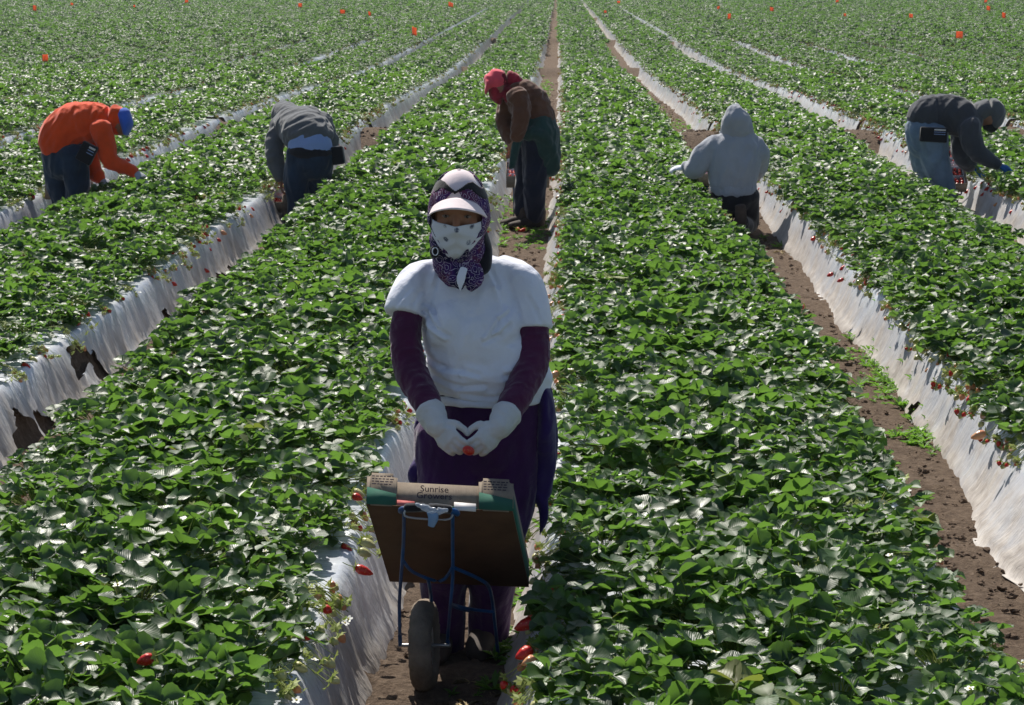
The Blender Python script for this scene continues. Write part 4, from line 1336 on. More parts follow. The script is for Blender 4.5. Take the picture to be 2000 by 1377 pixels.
worker('picker in bright orange hooded top and dark jeans bending far over at the left', Y1, [
    ('body', SKIN, [(T1, shrink(rT1)), ([(200, 245, -.06), (225, 243, -.07), (238, 250, -.07)], [.07, .07, .07]), ('ball', 234, 242, -.07, (.08, .08, .095)),
                    (A1, shrink(rA1)), (A1b, shrink(rA1)), (L1a, shrink(rl1)), (L1b, shrink(rl1)), ('hand',) + hd1 + (.8,), ('hand', (197, 351, Y1), (.9, -.1, -.3), (0, -.3, 1), (0, -1, 0), .95, .8),
                    ('shoe', sh1[0], sh1[0] + Vector((1, -.1, 0)), .9), ('shoe', sh1[1], sh1[1] + Vector((1, -.1, 0)), .9)], .012, None),
    ('hooded_top', m_orange, [(T1, rT1), (A1, rA1), (A1b, rA1)], .011, (.012, 9, (.5, .2, 1), 2.0)),
    ('hood', m_orange, [([(194, 236, -.05), (212, 230, -.06), (228, 236, -.06), (233, 252, -.06)], [(.10, .09), (.11, .095), (.115, .095), (.085, .075)])], .010, (.008, 14, (.5, .2, 1), 4.0)),
    ('cap', m_bluecap, [([(238, 224, -.06), (247, 240, -.07), (246, 262, -.08)], [(.075, .085), (.055, .105), (.02, .09)])], .009, None),
    ('undershirt', m_shirt, [([(100, 297, -.02), (118, 301, -.04), (150, 298, -.08), (158, 290, -.1)], [(.055, .17), (.055, .185), (.05, .15), (.03, .1)])], .010, (.006, 16, (.1, .1, 1), 4.0)),
    ('jeans', m_denimd, [([(116, 292, 0), (126, 305, -.02), (128, 330, -.05)], [(.165, .15), (.17, .16), (.16, .15)]), (L1a, rl1), (L1b, rl1)], .011, (.010, 12, (.2, .2, 1), 5.0)),
    ('work_glove', m_lgrey, [('hand',) + hd1 + (1.15,)], .008, None),
    ('work_glove', m_lgrey, [('hand', (197, 351, Y1), (.9, -.1, -.3), (0, -.3, 1), (0, -1, 0), .95, 1.15)], .008, None),
    ('boot', m_boot, [('shoe', sh1[0], sh1[0] + Vector((1, -.1, 0)), 1.1)], .01, None),
    ('boot', m_boot, [('shoe', sh1[1], sh1[1] + Vector((1, -.1, 0)), 1.1)], .01, None),
], b1)
def pouch(label, c, s_, rot, root_loc, stripes=True):
    o = empty('belt_pouch', c); tag(o, label, 'pouch')
    bm = bmesh.new(); box(bm, c, s_, rot, .012); part('bag', bm_mesh(bm), m_black, o)
    if stripes:
        for k_ in (0, 1, 2):
            bm = bmesh.new(); box(bm, c + rot @ Vector((s_[0] * .2, -s_[1] / 2 - .002, s_[2] * (.36 - .15 * k_))), (s_[0] * .42, .003, s_[2] * (.10 if k_ == 0 else .045)), rot)
            part('printed_label', bm_mesh(bm), m_label if k_ == 0 else m_lblue, o)
    return o
pouch('black belt pouch with pale stripes at the hip of the picker in orange', P(170, 299, Y1 - .30), (.13, .06, .16), Euler((0, R(28), 0)).to_matrix(), None)

# 2 stooping grey picker seen from behind
Y2 = 16.9
L2a = [(586, 300, .0), (578, 350, .0), (582, 395, .02), (578, 432, .02)]
L2b = [(626, 300, .02), (624, 345, .08), (622, 385, .14), (618, 418, .18)]
rl2 = [.115, .10, .084, .068]
T2 = [(602, 290, .0), (598, 262, .10), (584, 246, .30), (568, 244, .48)]
rT2 = [(.19, .15), (.195, .16), (.185, .15), (.15, .13)]
A2 = [(548, 244, .38), (537, 278, .28), (538, 315, .20), (548, 348, .14)]
A2b = [(628, 240, .42), (642, 270, .40), (640, 300, .42), (625, 330, .45)]
rA2 = [.085, .078, .068, .045]
s2 = [Vector((P(x_, 430, Y2 + d_).x, Y2 + d_ - .02, 0.0)) for x_, d_ in ((578, .02), (616, .18))]
worker('picker in grey hooded top bending away, pale blue undershirt showing above dark jeans', Y2, [
    ('body', SKIN, [(T2, shrink(rT2)), ([(565, 240, .5), (555, 235, .66), (552, 240, .75)], [.07, .07, .07]), ('ball', 552, 236, .74, (.08, .1, .09)), (A2, shrink(rA2)), (A2b, shrink(rA2)), (L2a, shrink(rl2)), (L2b, shrink(rl2)),
                    ('hand', (548, 352, Y2 + .14), (.1, -.1, -1), (-1, -.2, 0), (0, 1, 0), .95, .8), ('hand', (624, 334, Y2 + .45), (-.1, .1, -1), (1, -.2, 0), (0, 1, 0), .95, .8),
                    ('shoe', s2[0], s2[0] + Vector((0, 1, 0)), .95), ('shoe', s2[1], s2[1] + Vector((0, 1, 0)), .95)], .012, None),
    ('hooded_top', m_grey, [([(604, 274, .06), (600, 260, .12), (584, 246, .30), (568, 244, .48)], [(.204, .17), (.208, .17), (.198, .158), (.16, .14)]), (A2, rA2), (A2b, rA2), ([(566, 246, .42), (600, 240, .40), (632, 246, .42)], [.12, .14, .11], (0, 1, 0))], .011, (.016, 10, (.9, .2, .5), 3.0)),
    ('hood', m_grey, [([(572, 232, .45), (556, 222, .62), (550, 228, .78)], [.10, .11, .085])], .010, (.01, 14, (.5, .2, 1), 4.0)),
    ('undershirt', m_lblue, [([(606, 304, .02), (606, 290, .02), (604, 270, .07)], [(.185, .15), (.186, .15), (.178, .15)])], .010, (.006, 12, (.1, .1, 1), 4.0)),
    ('jeans', m_denimd, [([(604, 292, .02), (606, 308, .02), (604, 330, .03)], [(.188, .15), (.19, .155), (.17, .14)]), (L2a, rl2), (L2b, rl2)], .011, (.010, 12, (.2, .2, 1), 5.0)),
    ('belt', m_black, [([(605, 294, .015), (605, 300, .015)], [(.195, .16), (.197, .162)])], .008, None),
    ('boot', m_boot, [('shoe', s2[0], s2[0] + Vector((0, 1, 0)), 1.1)], .01, None),
    ('boot', m_boot, [('shoe', s2[1], s2[1] + Vector((0, 1, 0)), 1.1)], .01, None),
], Vector((P(600, 432, Y2).x, Y2, 0)))
pouch('plain black belt bag on the right hip of the picker in grey', P(660, 303, Y2 + .02), (.10, .1, .15), Euler((0, R(-8), 0)).to_matrix(), None, False)

# 3 red capped picker, side on
Y3 = 16.8
L3a = [(1046, 262, -.04), (1046, 320, -.05), (1044, 375, -.05), (1046, 425, -.03)]
L3b = [(1030, 262, .12), (1030, 320, .12), (1026, 370, .1), (1022, 415, .05)]
rl3 = [.12, .105, .088, .072]
T3 = [(1050, 252, .02), (1044, 228, .02), (1030, 200, .02), (1012, 180, .02), (1004, 172, .02)]
rT3 = [(.155, .14), (.16, .145), (.165, .145), (.13, .125), (.08, .09)]
A3 = [(1010, 186, -.15), (1018, 215, -.19), (1014, 245, -.21), (1008, 272, -.21)]
A3b = [(998, 196, .15), (986, 230, .14), (994, 262, .08), (1003, 280, .02)]
rA3 = [.088, .075, .062, .048]
s3 = [Vector((P(1046, 430, Y3 - .03).x + .05, Y3 - .03, 0)), Vector((P(1022, 430, Y3 + .05).x + .03, Y3 + .02, 0))]
worker('picker in brown jumper and red cap stooping with a dark jacket tied at the waist', Y3, [
    ('body', SKIN, [(T3, shrink(rT3)), ([(1004, 176, .02), (990, 172, .02), (978, 170, .02)], [.06, .06, .07]), ('ball', 974, 172, .02, (.09, .08, .105)), ('ball', 959, 180, .02, (.02, .015, .02)), (A3, shrink(rA3)), (A3b, shrink(rA3)), (L3a, shrink(rl3)), (L3b, shrink(rl3)),
                    ('hand', (1006, 276, Y3 - .21), (-.3, .1, -1), (0, -1, 0), (-1, 0, 0), .95, .8), ('hand', (1002, 282, Y3 + .02), (-.3, .1, -1), (0, 1, 0), (-1, 0, 0), .95, .8),
                    ('shoe', s3[0], s3[0] + Vector((-1, -.2, 0)), .95), ('shoe', s3[1], s3[1] + Vector((-1, -.2, 0)), .95)], .012, None),
    ('jumper', m_brown, [(T3, rT3), (A3, rA3), (A3b, rA3)], .010, (.014, 13, (.9, .2, .25), 3.0)),
    ('scarf', m_redscarf, [([(966, 162, .02), (972, 182, .02), (984, 188, .02), (996, 176, .02)], [(.05, .07), (.07, .08), (.07, .08), (.09, .10)]), ([(978, 156, .02), (996, 156, .02), (1010, 164, .02)], [.07, .07, .06])], .009, (.010, 20, (.5, .2, 1), 4.0)),
    ('cap', m_redcap, [([(972, 146, .02), (970, 154, .02), (966, 163, .02)], [(.075, .08), (.10, .095), (.10, .09)]), ([(957, 163, .0), (951, 174, -.01), (948, 184, -.02)], [(.05, .08), (.018, .08), (.006, .055)])], .008, None),
    ('trousers', m_navy, [([(1050, 255, .02), (1046, 275, .02)], [(.15, .15), (.15, .15)]), (L3a, rl3), (L3b, rl3)], .010, (.012, 11, (.5, .2, 1), 5.0)),
    ('tied_jacket', m_dgreen, [([(1044, 248, .0), (1056, 262, .0), (1066, 295, .0), (1074, 335, .0)], [(.17, .17), (.155, .19), (.12, .17), (.07, .1)]), ([(1020, 262, -.12), (1050, 262, -.16), (1078, 290, -.12), (1086, 330, -.05)], [.05, .06, .04, .03]), ([(1012, 268, -.2), (1004, 300, -.22), (1000, 328, -.22)], [(.04, .03), (.035, .025), (.025, .015)])], .010, (.012, 12, (.3, .2, 1), 7.0)),
    ('boot', m_boot, [('shoe', s3[0], s3[0] + Vector((-1, -.2, 0)), 1.1)], .01, None),
    ('boot', m_boot, [('shoe', s3[1], s3[1] + Vector((-1, -.2, 0)), 1.1)], .01, None),
], Vector((P(1035, 432, Y3).x, Y3, 0)))

# 4 kneeling picker in light grey
Y4 = 16.4
T4 = [(1432, 362, .0), (1434, 325, .0), (1438, 290, .03), (1440, 270, .05), (1440, 258, .07)]
rT4 = [(.185, .15), (.205, .16), (.20, .15), (.16, .12), (.09, .09)]
A4 = [(1402, 284, .04), (1374, 305, .02), (1358, 330, .0), (1340, 326, .06)]
A4b = [(1468, 284, .05), (1480, 302, .06), (1479, 325, .14), (1472, 345, .25)]
rA4 = [.092, .092, .082, .045]
K4a = [(1408, 380, .0), (1408, 410, .06), (1410, 440, .10)]; K4b = [(1456, 380, .0), (1458, 410, .05), (1462, 438, .08)]
rk4 = [.11, .10, .085]
C4a = [(1410, 440, .10), (1414, 442, -.10), (1418, 438, -.30)]; C4b = [(1462, 438, .08), (1452, 440, -.12), (1447, 432, -.28)]
s4 = []
worker('picker in pale grey hooded sweatshirt kneeling with back turned between two beds', Y4, [
    ('body', SKIN, [(T4, shrink(rT4)), ([(1440, 262, .06), (1438, 235, .05)], [.06, .06]), ('ball', 1437, 236, .04, (.08, .095, .11)), (A4, shrink(rA4)), (A4b, shrink(rA4)), (K4a, shrink(rk4)), (K4b, shrink(rk4)), (C4a, [.06, .055, .045]), (C4b, [.06, .055, .045]),
                    ('hand', (1338, 327, Y4 + .06), (-1, .2, -.1), (0, -.3, 1), (0, 1, 0), .95, .8), ('hand', (1477, 348, Y4 + .26), (-.3, 1, -.4), (0, .3, 1), (-1, 0, 0), .95, .8)], .012, None),
    ('sweatshirt', m_lgrey, [(T4, rT4), (A4, rA4), (A4b, rA4)], .010, (.014, 10, (.35, .2, 1), 3.5)),
    ('waistband', m_lgrey, [([(1432, 362, .0), (1432, 376, .0)], [(.19, .15), (.185, .15)])], .010, (.006, 20, (.1, .1, 1), 4.0)),
    ('hood', m_lgrey, [([(1440, 262, .05), (1439, 248, .02), (1438, 232, .0), (1437, 218, .01), (1440, 208, .03)], [(.13, .12), (.125, .12), (.11, .12), (.075, .09), (.028, .04)])], .009, (.010, 15, (.3, .2, 1), 8.0)),
    ('trousers', m_black, [([(1432, 375, .0), (1432, 392, .0)], [(.175, .14), (.18, .15)]), (K4a, rk4), (K4b, rk4), (C4a, [.075, .07, .055]), (C4b, [.075, .07, .055])], .010, (.008, 12, (.2, .2, 1), 5.0)),
    ('glove', m_shirt, [('hand', (1338, 327, Y4 + .06), (-1, .2, -.1), (0, -.3, 1), (0, 1, 0), .95, 1.15)], .008, None),
    ('boot', m_boot, [([(1447, 440, -.30), (1447, 425, -.33), (1446, 402, -.34)], [(.045, .035), (.048, .03), (.045, .025)])], .008, None),
    ('boot', m_boot, [([(1417, 445, -.30), (1417, 438, -.34), (1416, 428, -.36)], [(.04, .03), (.045, .03), (.04, .025)])], .008, None),
], Vector((P(1432, 450, Y4).x, Y4, 0)))

# 5 picker in charcoal top and light jeans
Y5 = 17.8
L5a = [(1803, 262, .0), (1806, 310, .02), (1822, 360, .02), (1836, 408, .0)]
L5b = [(1820, 262, -.16), (1826, 310, -.14), (1842, 360, -.10), (1850, 408, -.06)]
rl5 = [.135, .12, .095, .078]
T5 = [(1800, 236, -.05), (1818, 222, -.05), (1850, 222, -.06), (1882, 232, -.08), (1900, 236, -.08)]
rT5 = [(.15, .15), (.16, .16), (.165, .17), (.16, .175), (.12, .14)]
A5 = [(1893, 245, -.22), (1898, 275, -.26), (1908, 296, -.28), (1930, 312, -.28), (1948, 322, -.28)]
A5b = [(1880, 255, .12), (1876, 285, .12), (1884, 310, .15), (1900, 325, .2)]
rA5 = [.10, .09, .078, .06, .045]
s5 = [Vector((P(1836, 412, Y5).x - .04, Y5, 0)), Vector((P(1850, 412, Y5 - .06).x - .04, Y5 - .06, 0))]
worker('picker in dark grey hooded top and light blue jeans bending over at the right', Y5, [
    ('body', SKIN, [(T5, shrink(rT5)), ([(1898, 232, -.08), (1920, 228, -.08), (1934, 232, -.08)], [.06, .06, .07]), ('ball', 1935, 230, -.08, (.09, .085, .10)), (A5, shrink(rA5)), (A5b, shrink(rA5)), (L5a, shrink(rl5)), (L5b, shrink(rl5)),
                    ('hand', (1950, 324, Y5 - .28), (.95, -.1, -.2), (0, -.3, 1), (0, -1, 0), .95, .8), ('hand', (1901, 327, Y5 + .2), (.9, 0, -.4), (0, -.3, 1), (0, -1, 0), .95, .8),
                    ('shoe', s5[0], s5[0] + Vector((1, -.2, 0)), .95), ('shoe', s5[1], s5[1] + Vector((1, -.2, 0)), .95)], .012, None),
    ('hooded_top', m_cgrey, [(T5, rT5), (A5, rA5), (A5b, rA5)], .010, (.012, 10, (.5, .2, 1), 3.0)),
    ('hood', m_grey, [([(1906, 222, -.08), (1922, 214, -.08), (1938, 212, -.08), (1944, 222, -.08), (1940, 240, -.08)], [(.075, .10), (.085, .10), (.088, .10), (.085, .10), (.07, .08)]), ([(1936, 215, -.08), (1949, 202, -.08)], [(.06, .07), (.018, .03)])], .009, (.008, 16, (.5, .2, 1), 4.0)),
    ('face_scarf', m_black, [([(1934, 242, -.08), (1940, 250, -.08)], [.075, .055])], .009, None),
    ('jeans', m_denim, [([(1800, 244, -.05), (1806, 258, -.06), (1812, 285, -.07)], [(.155, .15), (.17, .16), (.165, .16)]), (L5a, rl5), (L5b, rl5)], .010, (.012, 11, (.25, .2, 1), 5.0)),
    ('glove', m_bglove, [('hand', (1950, 324, Y5 - .28), (.95, -.1, -.2), (0, -.3, 1), (0, -1, 0), .95, 1.2)], .008, None),
    ('glove', m_bglove, [('hand', (1901, 327, Y5 + .2), (.9, 0, -.4), (0, -.3, 1), (0, -1, 0), .95, 1.2)], .008, None),
    ('boot', m_boot, [('shoe', s5[0], s5[0] + Vector((1, -.2, 0)), 1.1)], .01, None),
    ('boot', m_boot, [('shoe', s5[1], s5[1] + Vector((1, -.2, 0)), 1.1)], .01, None),
], Vector((P(1840, 412, Y5).x, Y5, 0)))
pouch('wide black belt pouch with white printed label on the picker in light jeans', P(1823, 263, Y5 - .26), (.23, .07, .125), Euler((0, R(3), 0)).to_matrix(), None)

# ------------------------------------------------------------------ trays and carts of the workers further back
def small_cart(label_t, label_c, clam_label, pc, Yc, w_, l_, z0, tilt, yaw, n_cl=(2, 3)):
    """tray centre at photo point pc and depth Yc"""
    c0 = P(pc[0], pc[1], Yc)
    M = Matrix.Rotation(yaw, 3, 'Z') @ Matrix.Rotation(tilt, 3, 'X')
    def q(x, y, z=0): return c0 + M @ Vector((x, y, z))
    a, b_, c, d = q(-w_ / 2, -l_ / 2), q(w_ / 2, -l_ / 2), q(w_ / 2, l_ / 2), q(-w_ / 2, l_ / 2)
    n = M @ Vector((0, 0, 1))
    tray(label_t, a, b_, c, d, n, .10)
    ct = empty('picking_cart', Vector((c0.x, c0.y, 0))); tag(ct, label_c, 'cart')
    for sx in (-1, 1):
        bm = bmesh.new()
        tube(bm, [q(sx * w_ * .32, l_ * .62, .1), q(sx * w_ * .32, l_ * .3, -.01), q(sx * w_ * .32, -l_ * .45, -.012), Vector((q(sx * .05, -l_ * .3).x, q(0, -l_ * .3).y, .14))], [.007] * 4, n=8)
        part('side_rail', bm_mesh(bm), m_blue, ct)
        bm = bmesh.new(); p_ = q(sx * w_ * .32, l_ * .3, -.01); tube(bm, [p_, Vector((p_.x, p_.y + .05, .01))], [.006, .006], n=8); part('leg', bm_mesh(bm), m_blue, ct)
    wc_ = Vector((q(0, -l_ * .3).x, q(0, -l_ * .3).y, .14))
    wh = torus(wc_, Vector((1, 0, 0)), .10, .032, m_tyre, 'wheel', ct)
    nx, ny = n_cl
    for i in range(nx):
        for j in range(ny):
            x0 = -w_ / 2 + .008 + i * (w_ - .016) / nx; x1 = x0 + (w_ - .016) / nx - .006
            y0_ = -l_ / 2 + .008 + j * (l_ - .016) / ny; y1_ = y0_ + (l_ - .016) / ny - .006
            clam(clam_label, q(x0, y0_, .006), q(x1, y0_, .006), q(x1, y1_, .006), q(x0, y1_, .006), n, .075, lid=(rnd.random() < .35))
small_cart('cardboard tray of punnets behind the legs of the picker in orange', 'wheeled cart carrying the tray beside the picker in orange', 'clear punnet of berries in the tray beside the picker in orange', (136, 372), Y1 + .25, .38, .46, 0, R(12), R(12))
small_cart('cardboard tray of punnets left of the stooping picker in grey', 'wheeled cart carrying the tray beside the stooping picker in grey', 'clear punnet of berries in the tray beside the stooping picker in grey', (568, 392), Y2 + .35, .32, .46, 0, R(20), R(-6))
small_cart('cardboard tray of punnets at knee height behind the picker in brown', 'wheeled cart carrying the tray beside the picker in brown', 'clear punnet of berries in the tray beside the picker in brown', (1030, 352), Y3 + .55, .36, .46, 0, R(10), R(2))
small_cart('cardboard tray mostly hidden in front of the kneeling picker', 'wheeled cart in front of the kneeling picker', 'clear punnet of berries in the tray in front of the kneeling picker', (1402, 352), Y4 + .6, .38, .46, 0, R(5), R(5))
small_cart('steeply tilted cardboard tray of red punnets beside the picker in light jeans', 'wheeled cart carrying the tilted tray beside the picker in light jeans', 'clear punnet of berries in the tilted tray beside the picker in light jeans', (1858, 338), Y5 + .5, .20, .5, 0, R(36), R(0), (1, 4))

# ------------------------------------------------------------------ orange marker flags
m_flag, nt, b = mat('orange_vinyl', (.95, .30, .12), .5, .3)
tl = N(nt, 'ShaderNodeBsdfTranslucent'); tl.inputs[0].default_value = (1.0, .34, .12, 1)
ms = N(nt, 'ShaderNodeMixShader'); ms.inputs[0].default_value = .5
nt.links.new(b.outputs[0], ms.inputs[1]); nt.links.new(tl.outputs[0], ms.inputs[2]); nt.links.new(ms.outputs[0], nt.nodes['Material Output'].inputs[0])
m_wire, nt, b = mat('flag_wire', (.2, .2, .2), .5, .4)
FL = [(68, 16, 62, 8, 11), (88, 113, 41, 13, 14), (140, 8, 80, 6, 5), (364, 2, 90, 7, 7), (586, 10, 78, 8, 8), (669, 23, 68, 11, 8), (722, 27, 66, 6, 8), (880, 9, 82, 10, 9), (809, 61, 54, 10, 16), (1208, 4, 95, 6, 5), (1424, 32, 66, 7, 11), (1403, 15, 82, 6, 6), (1507, 18, 78, 8, 8), (1635, 2, 98, 6, 5), (1650, 29, 72, 5, 6), (1779, 31, 70, 8, 8), (1925, 2, 98, 6, 6), (1930, 16, 80, 8, 9), (1960, 30, 70, 8, 11), (1873, 68, 54, 14, 14), (1182, 23, 72, 5, 5), (262, 12, 80, 4, 5)]
FLAB = ['orange flag high in the upper left corner of the field', 'nearest orange flag on the left side, above the orange hooded picker', 'faint orange flag just right of the one in the upper left corner',
        'orange flag cut by the top edge, between the two left pickers', 'orange flag near the top edge above the stooping grey picker', 'larger flag of the side by side pair at upper left of centre', 'smaller flag of the side by side pair at upper left of centre',
        'orange flag near the top edge, upper left of the red capped picker', 'large orange flag beside the furrow in the upper middle of the field', 'tiny orange flag at the top edge just right of the centre rows',
        'taller and lower flag of the close pair above the kneeling picker', 'shorter and upper flag of the close pair above the kneeling picker', 'orange flag alone to the right of the close pair near the top', 'tiny orange flag cut by the top edge right of the middle',
        'tiny faint orange flag below the one cut by the top edge', 'orange flag up and left of the largest flag on the right', 'uppermost of three orange flags near the upper right corner', 'middle of three orange flags near the upper right corner',
        'lowest of three orange flags near the upper right corner', 'largest orange flag on the right side, above the picker in light jeans', 'tiny faint orange flag between the first two rows right of centre', 'tiny faint orange flag between two brighter ones at the upper left']
for i, (px, py, Yf, wp_, hp_) in enumerate(FL):
    c = P(px, py, Yf)
    sc_ = Yf / FPX
    gz = gh(c.x, Yf)
    root = empty('marker_flag', Vector((c.x, Yf, gz)))
    lb = FLAB[i] if i < len(FLAB) and FLAB[i] else 'small orange marker flag on a wire in the far part of the field'
    tag(root, lb, 'flag', 'orange marker flags in the field')
    bm = bmesh.new(); tube(bm, [Vector((c.x - wp_ * sc_ * .45, Yf, gz)), Vector((c.x - wp_ * sc_ * .45, Yf, c.z + hp_ * sc_ * .5))], [.0035, .0035], n=6, round_ends=False)
    part('wire_stake', bm_mesh(bm), m_wire, root)
    vs_, fs = [], []
    lean = rnd.uniform(-.5, .5)
    for a in range(5):
        for b_ in range(4):
            u, v_ = a / 4, b_ / 3
            vs_.append((c.x + (u - .45) * wp_ * sc_ * .9, Yf + .03 * math.sin(u * 5 + i) - .01, c.z + (v_ - .5) * hp_ * sc_ * .95 + (u - .5) * lean * hp_ * sc_ * .6))
    for a in range(4):
        for b_ in range(3): fs.append((a * 4 + b_, (a + 1) * 4 + b_, (a + 1) * 4 + b_ + 1, a * 4 + b_ + 1))
    bm = bmesh.new(); bm.from_mesh(mesh_from(vs_, fs)); bmesh.ops.solidify(bm, geom=bm.faces[:], thickness=.002)
    part('vinyl_flag', bm_mesh(bm), m_flag, root)

# ------------------------------------------------------------------ strawberries at the bed edges
def berry_obj_mesh(m, seed):
    mb = MB(); st = rnd.getstate(); rnd.seed(seed)
    berry(mb, Vector((0, 0, 0)), Vector((0, 0, -1)), .0145, 0, rnd.uniform(1.3, 1.7), 14)
    rnd.setstate(st)
    me = mb.build('b', [m]).data
    for v_ in me.vertices: v_.co *= 1 + .10 * noise.noise(v_.co * 60 + Vector((seed, 0, 0)))
    return me
def calyx_mesh(seed):
    mb = MB(); calyx(mb, Vector((0, 0, .001)), Vector((0, 0, -1)), .018, 0)
    stemtube(mb, [Vector((0, 0, 0)), Vector((.004, 0, .02)), Vector((.015, .005, .035))], .0012, 0, n=4)
    return mb.build('c', [m_stem]).data
bred = [berry_obj_mesh(m_red, i) for i in range(4)]; bpink = [berry_obj_mesh(m_pink, 10 + i) for i in range(3)]; bpale = [berry_obj_mesh(m_pale, 20 + i) for i in range(2)]
cxs = [calyx_mesh(i) for i in range(4)]
nb = [0]
def add_berry(x, y, kind, s_, label, dirv, z=None):
    me = rnd.choice({'red': bred, 'pink': bpink, 'pale': bpale}[kind])
    o = bpy.data.objects.new('strawberry', me); col.objects.link(o)
    zz = gh(x, y) + .018 + .0125 * s_ if z is None else z
    o.location = (x, y, zz)
    o.rotation_euler = Vector(dirv).normalized().to_track_quat('-Z', 'Y').to_euler()
    w_ = s_ * .72; o.scale = (w_, w_, s_ * rnd.uniform(.85, 1.05))
    tag(o, label, 'strawberry', 'strawberries along the edges of the beds')
    c = bpy.data.objects.new('calyx', rnd.choice(cxs)); col.objects.link(c); c.parent = o; c.scale = (1, 1, .8)
    nb[0] += 1
    return o
def edge_x(k, side, y, inset):   # bed k spans k*S .. (k+1)*S
    return float(bend(y)) + (k * S + inset if side < 0 else (k + 1) * S - inset)
# explicit ones near the camera: px, py, bed, side, kind, size, label
NEAR = [(1048, 1212, 0, -1, 'red', 2.0, 'large glossy red strawberry at the bed edge right of the cart wheel'),
        (1040, 1268, 0, -1, 'red', 2.1, 'big red strawberry with visible seeds lowest at the bed edge right of the cart wheel'),
        (1048, 1284, 0, -1, 'pink', 1.5, 'half ripe strawberry touching the lowest big red one right of the cart'),
        (1062, 1190, 0, -1, 'red', 1.5, 'red strawberry above the large glossy one right of the cart'),
        (1068, 1175, 0, -1, 'red', 1.2, 'topmost red strawberry of the cluster right of the cart'),
        (1075, 930, 0, -1, 'pink', 1.2, 'pinkish strawberry beside the hanging end of the tied jacket'),
        (1078, 912, 0, -1, 'red', 1.3, 'red strawberry pair upper berry beside the hanging end of the tied jacket'),
        (1078, 760, 0, -1, 'pink', 1.2, 'half ripe strawberry on the white film right of the purple hip'),
        (1092, 728, 0, -1, 'pink', 1.7, 'large salmon strawberry on the white film right of the shirt'),
        (1075, 577, 0, -1, 'pink', 1.1, 'pink strawberry at the bed edge right of the shoulder'),
        (1080, 628, 0, -1, 'red', 1.0, 'small red strawberry at the bed edge right of the white sleeve'),
        (690, 958, -1, 1, 'pale', 1.6, 'pale unripe strawberry on top of a red one left of the tray'),
        (688, 968, -1, 1, 'red', 1.5, 'red strawberry under a pale one left of the tray'),
        (668, 1082, -1, 1, 'red', 1.3, 'dark red strawberry among stems left of the cart rod'),
        (694, 1108, -1, 1, 'red', 1.7, 'red strawberry hanging at the film edge left of the tray floor'),
        (706, 1055, -1, 1, 'pale', 1.7, 'green unripe strawberry upper of two left of the tray'),
        (700, 1075, -1, 1, 'pale', 1.7, 'green unripe strawberry lower of two left of the tray'),
        (575, 1300, -1, 1, 'pale', 1.6, 'pale green strawberry on the film near the bottom edge of the photo'),
        (300, 1275, -1, 0, 'red', 1.7, 'single red strawberry showing among the leaves at the lower left'),
        (45, 735, -2, 1, 'red', 1.5, 'red tipped strawberry on the torn film at the left edge of the photo'),
        (60, 717, -2, 1, 'pale', 1.6, 'pale strawberry just above the torn film at the left'),
        (350, 520, -2, 1, 'red', 1.4, 'red strawberry at the edge of the torn film'),
        (352, 508, -2, 1, 'pink', 1.2, 'pink strawberry above a red one at the edge of the torn film'),
        (1925, 845, 1, -1, 'pink', 2.0, 'long pink tipped strawberry on the white film at the far right'),
        (1905, 780, 1, -1, 'pink', 1.6, 'orange tipped strawberry hanging over white film at the right edge'),
        (1872, 742, 1, -1, 'red', 1.1, 'small red strawberry at the top of the white film on the right'),
        (1950, 870, 1, -1, 'pale', 1.6, 'yellow green strawberry lowest on the white film at the right'),
        (1780, 632, 1, -1, 'red', 1.2, 'red tipped strawberry half way along the right film edge'),
        (1648, 545, 1, -1, 'red', 1.3, 'red strawberry right one of a pair above the film behind the kneeling picker'),
        (1628, 534, 1, -1, 'red', 1.4, 'red strawberry left one of a pair above the film'),
        (1722, 578, 1, -1, 'pink', 1.3, 'pale pink strawberry beyond the middle of the right film edge')]
for px, py, k, sd, kind, s_, lb in NEAR:
    # find the point on the shoulder of the bed under this pixel
    X_ = {-1: k * S + .31, 1: (k + 1) * S - .33, 0: None}[sd]
    if sd == 0: q = PZ(px, py, .47); x, y = q.x, q.y; z = .46
    else:
        q = PX(px, py, X_ + .02 * -sd); x, y = q.x, q.y
        if not .15 < q.z < .5:
            q = PZ(px, py, .33); x, y = q.x, q.y
        z = max(q.z, gh(x, y) + .03)
    add_berry(x, y, kind, s_ * .87, lb, (-.9 if sd <= 0 else .9, rnd.uniform(-.5, .1), -.35), z)
for px, py, lb, kind in ((1569, 597, 'lone red strawberry lying on the soil between two beds', 'red'), (1590, 645, 'small red strawberry on the soil at the leaf edge', 'red'), (1010, 446, 'left one of two red strawberries on the soil behind the woman', 'red'), (1026, 447, 'right one of two red strawberries on the soil behind the woman', 'red')):
    q = PZ(px, py, .02); add_berry(q.x, q.y, kind, 1.5, lb, (rnd.uniform(-1, 1), -.4, -.1), gh(q.x, q.y) + .018)
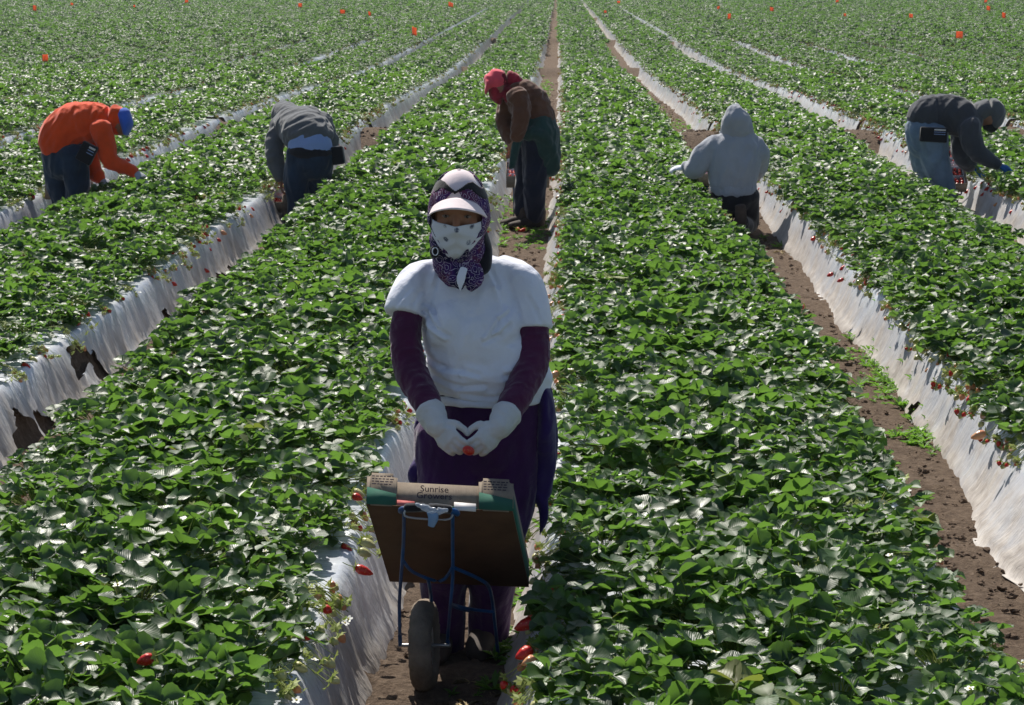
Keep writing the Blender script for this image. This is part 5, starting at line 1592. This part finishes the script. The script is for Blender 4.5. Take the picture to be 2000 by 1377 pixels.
# runs of ripe fruit on the film further back
RUN = [(1, -1, 17.5, 25.5, 36, 'red strawberries'), (2, -1, 16.5, 25.0, 44, ''), (0, -1, 9.5, 24.5, 34, ''), (-2, 1, 12, 25, 26, ''), (-3, 1, 15.5, 25, 34, ''), (-1, 1, 9, 18, 8, ''), (1, -1, 8, 17, 16, ''), (1, -1, 26.5, 34, 14, ''), (2, -1, 26.5, 34, 20, ''), (3, -1, 18, 30, 16, ''), (-4, 1, 18, 26, 14, '')]
RL = {(1, -1): 'the fruit edge beside the kneeling picker', (2, -1): 'the fruit edge left of the light jeans', (0, -1): 'the centre furrow\'s right edge', (-2, 1): 'the edge left of the stooping grey picker',
      (-3, 1): 'the film edge beyond the orange picker', (-1, 1): 'the centre furrow\'s left edge', (3, -1): 'the film edge far right', (-4, 1): 'the film edge behind the orange picker'}
for k, sd, y0, y1, n_, _ in RUN:
    for i in range(n_):
        y = rnd.uniform(y0, y1); x = edge_x(k, sd, y, .30 + rnd.uniform(-.03, .07))
        kind = 'red' if rnd.random() < .72 else 'pink'
        seg = 'the nearer part of ' if y < y0 + (y1 - y0) * .4 else ('the middle of ' if y < y0 + (y1 - y0) * .7 else 'the farther part of ')
        add_berry(x, y, kind, rnd.uniform(1.1, 1.7), ('red' if kind == 'red' else 'half ripe') + ' strawberry in ' + seg + RL[(k, sd)], (sd * .9, rnd.uniform(-.6, .3), -.4), gh(x, y) + .04)
print('berries', nb[0])
print('LONG', [o['label'] for o in bpy.data.objects if 'label' in o and not 4 <= len(o['label'].split()) <= 16][:20])

# ------------------------------------------------------------------ air
hz = bpy.data.meshes.new('haze')
bm = bmesh.new(); box(bm, Vector((0, 117, 1.6)), (300, 246, 6.0)); bm.to_mesh(hz); bm.free()
ho = bpy.data.objects.new('haze', hz); col.objects.link(ho); ho['kind'] = 'stuff'
mh = bpy.data.materials.new('haze'); mh.use_nodes = True
hn = mh.node_tree; hn.nodes.remove(hn.nodes['Principled BSDF'])
pv = hn.nodes.new('ShaderNodeVolumePrincipled'); pv.inputs['Color'].default_value = (.80, .88, 1, 1)
pv.inputs['Density'].default_value = .0003; pv.inputs['Anisotropy'].default_value = .3
hn.links.new(pv.outputs[0], hn.nodes['Material Output'].inputs['Volume'])
hz.materials.append(mh)

# the scattering modifiers go on last, which keeps the building of the figures quick
for o, ng in DEFER:
    md = o.modifiers.new('scatter', 'NODES'); md.node_group = ng
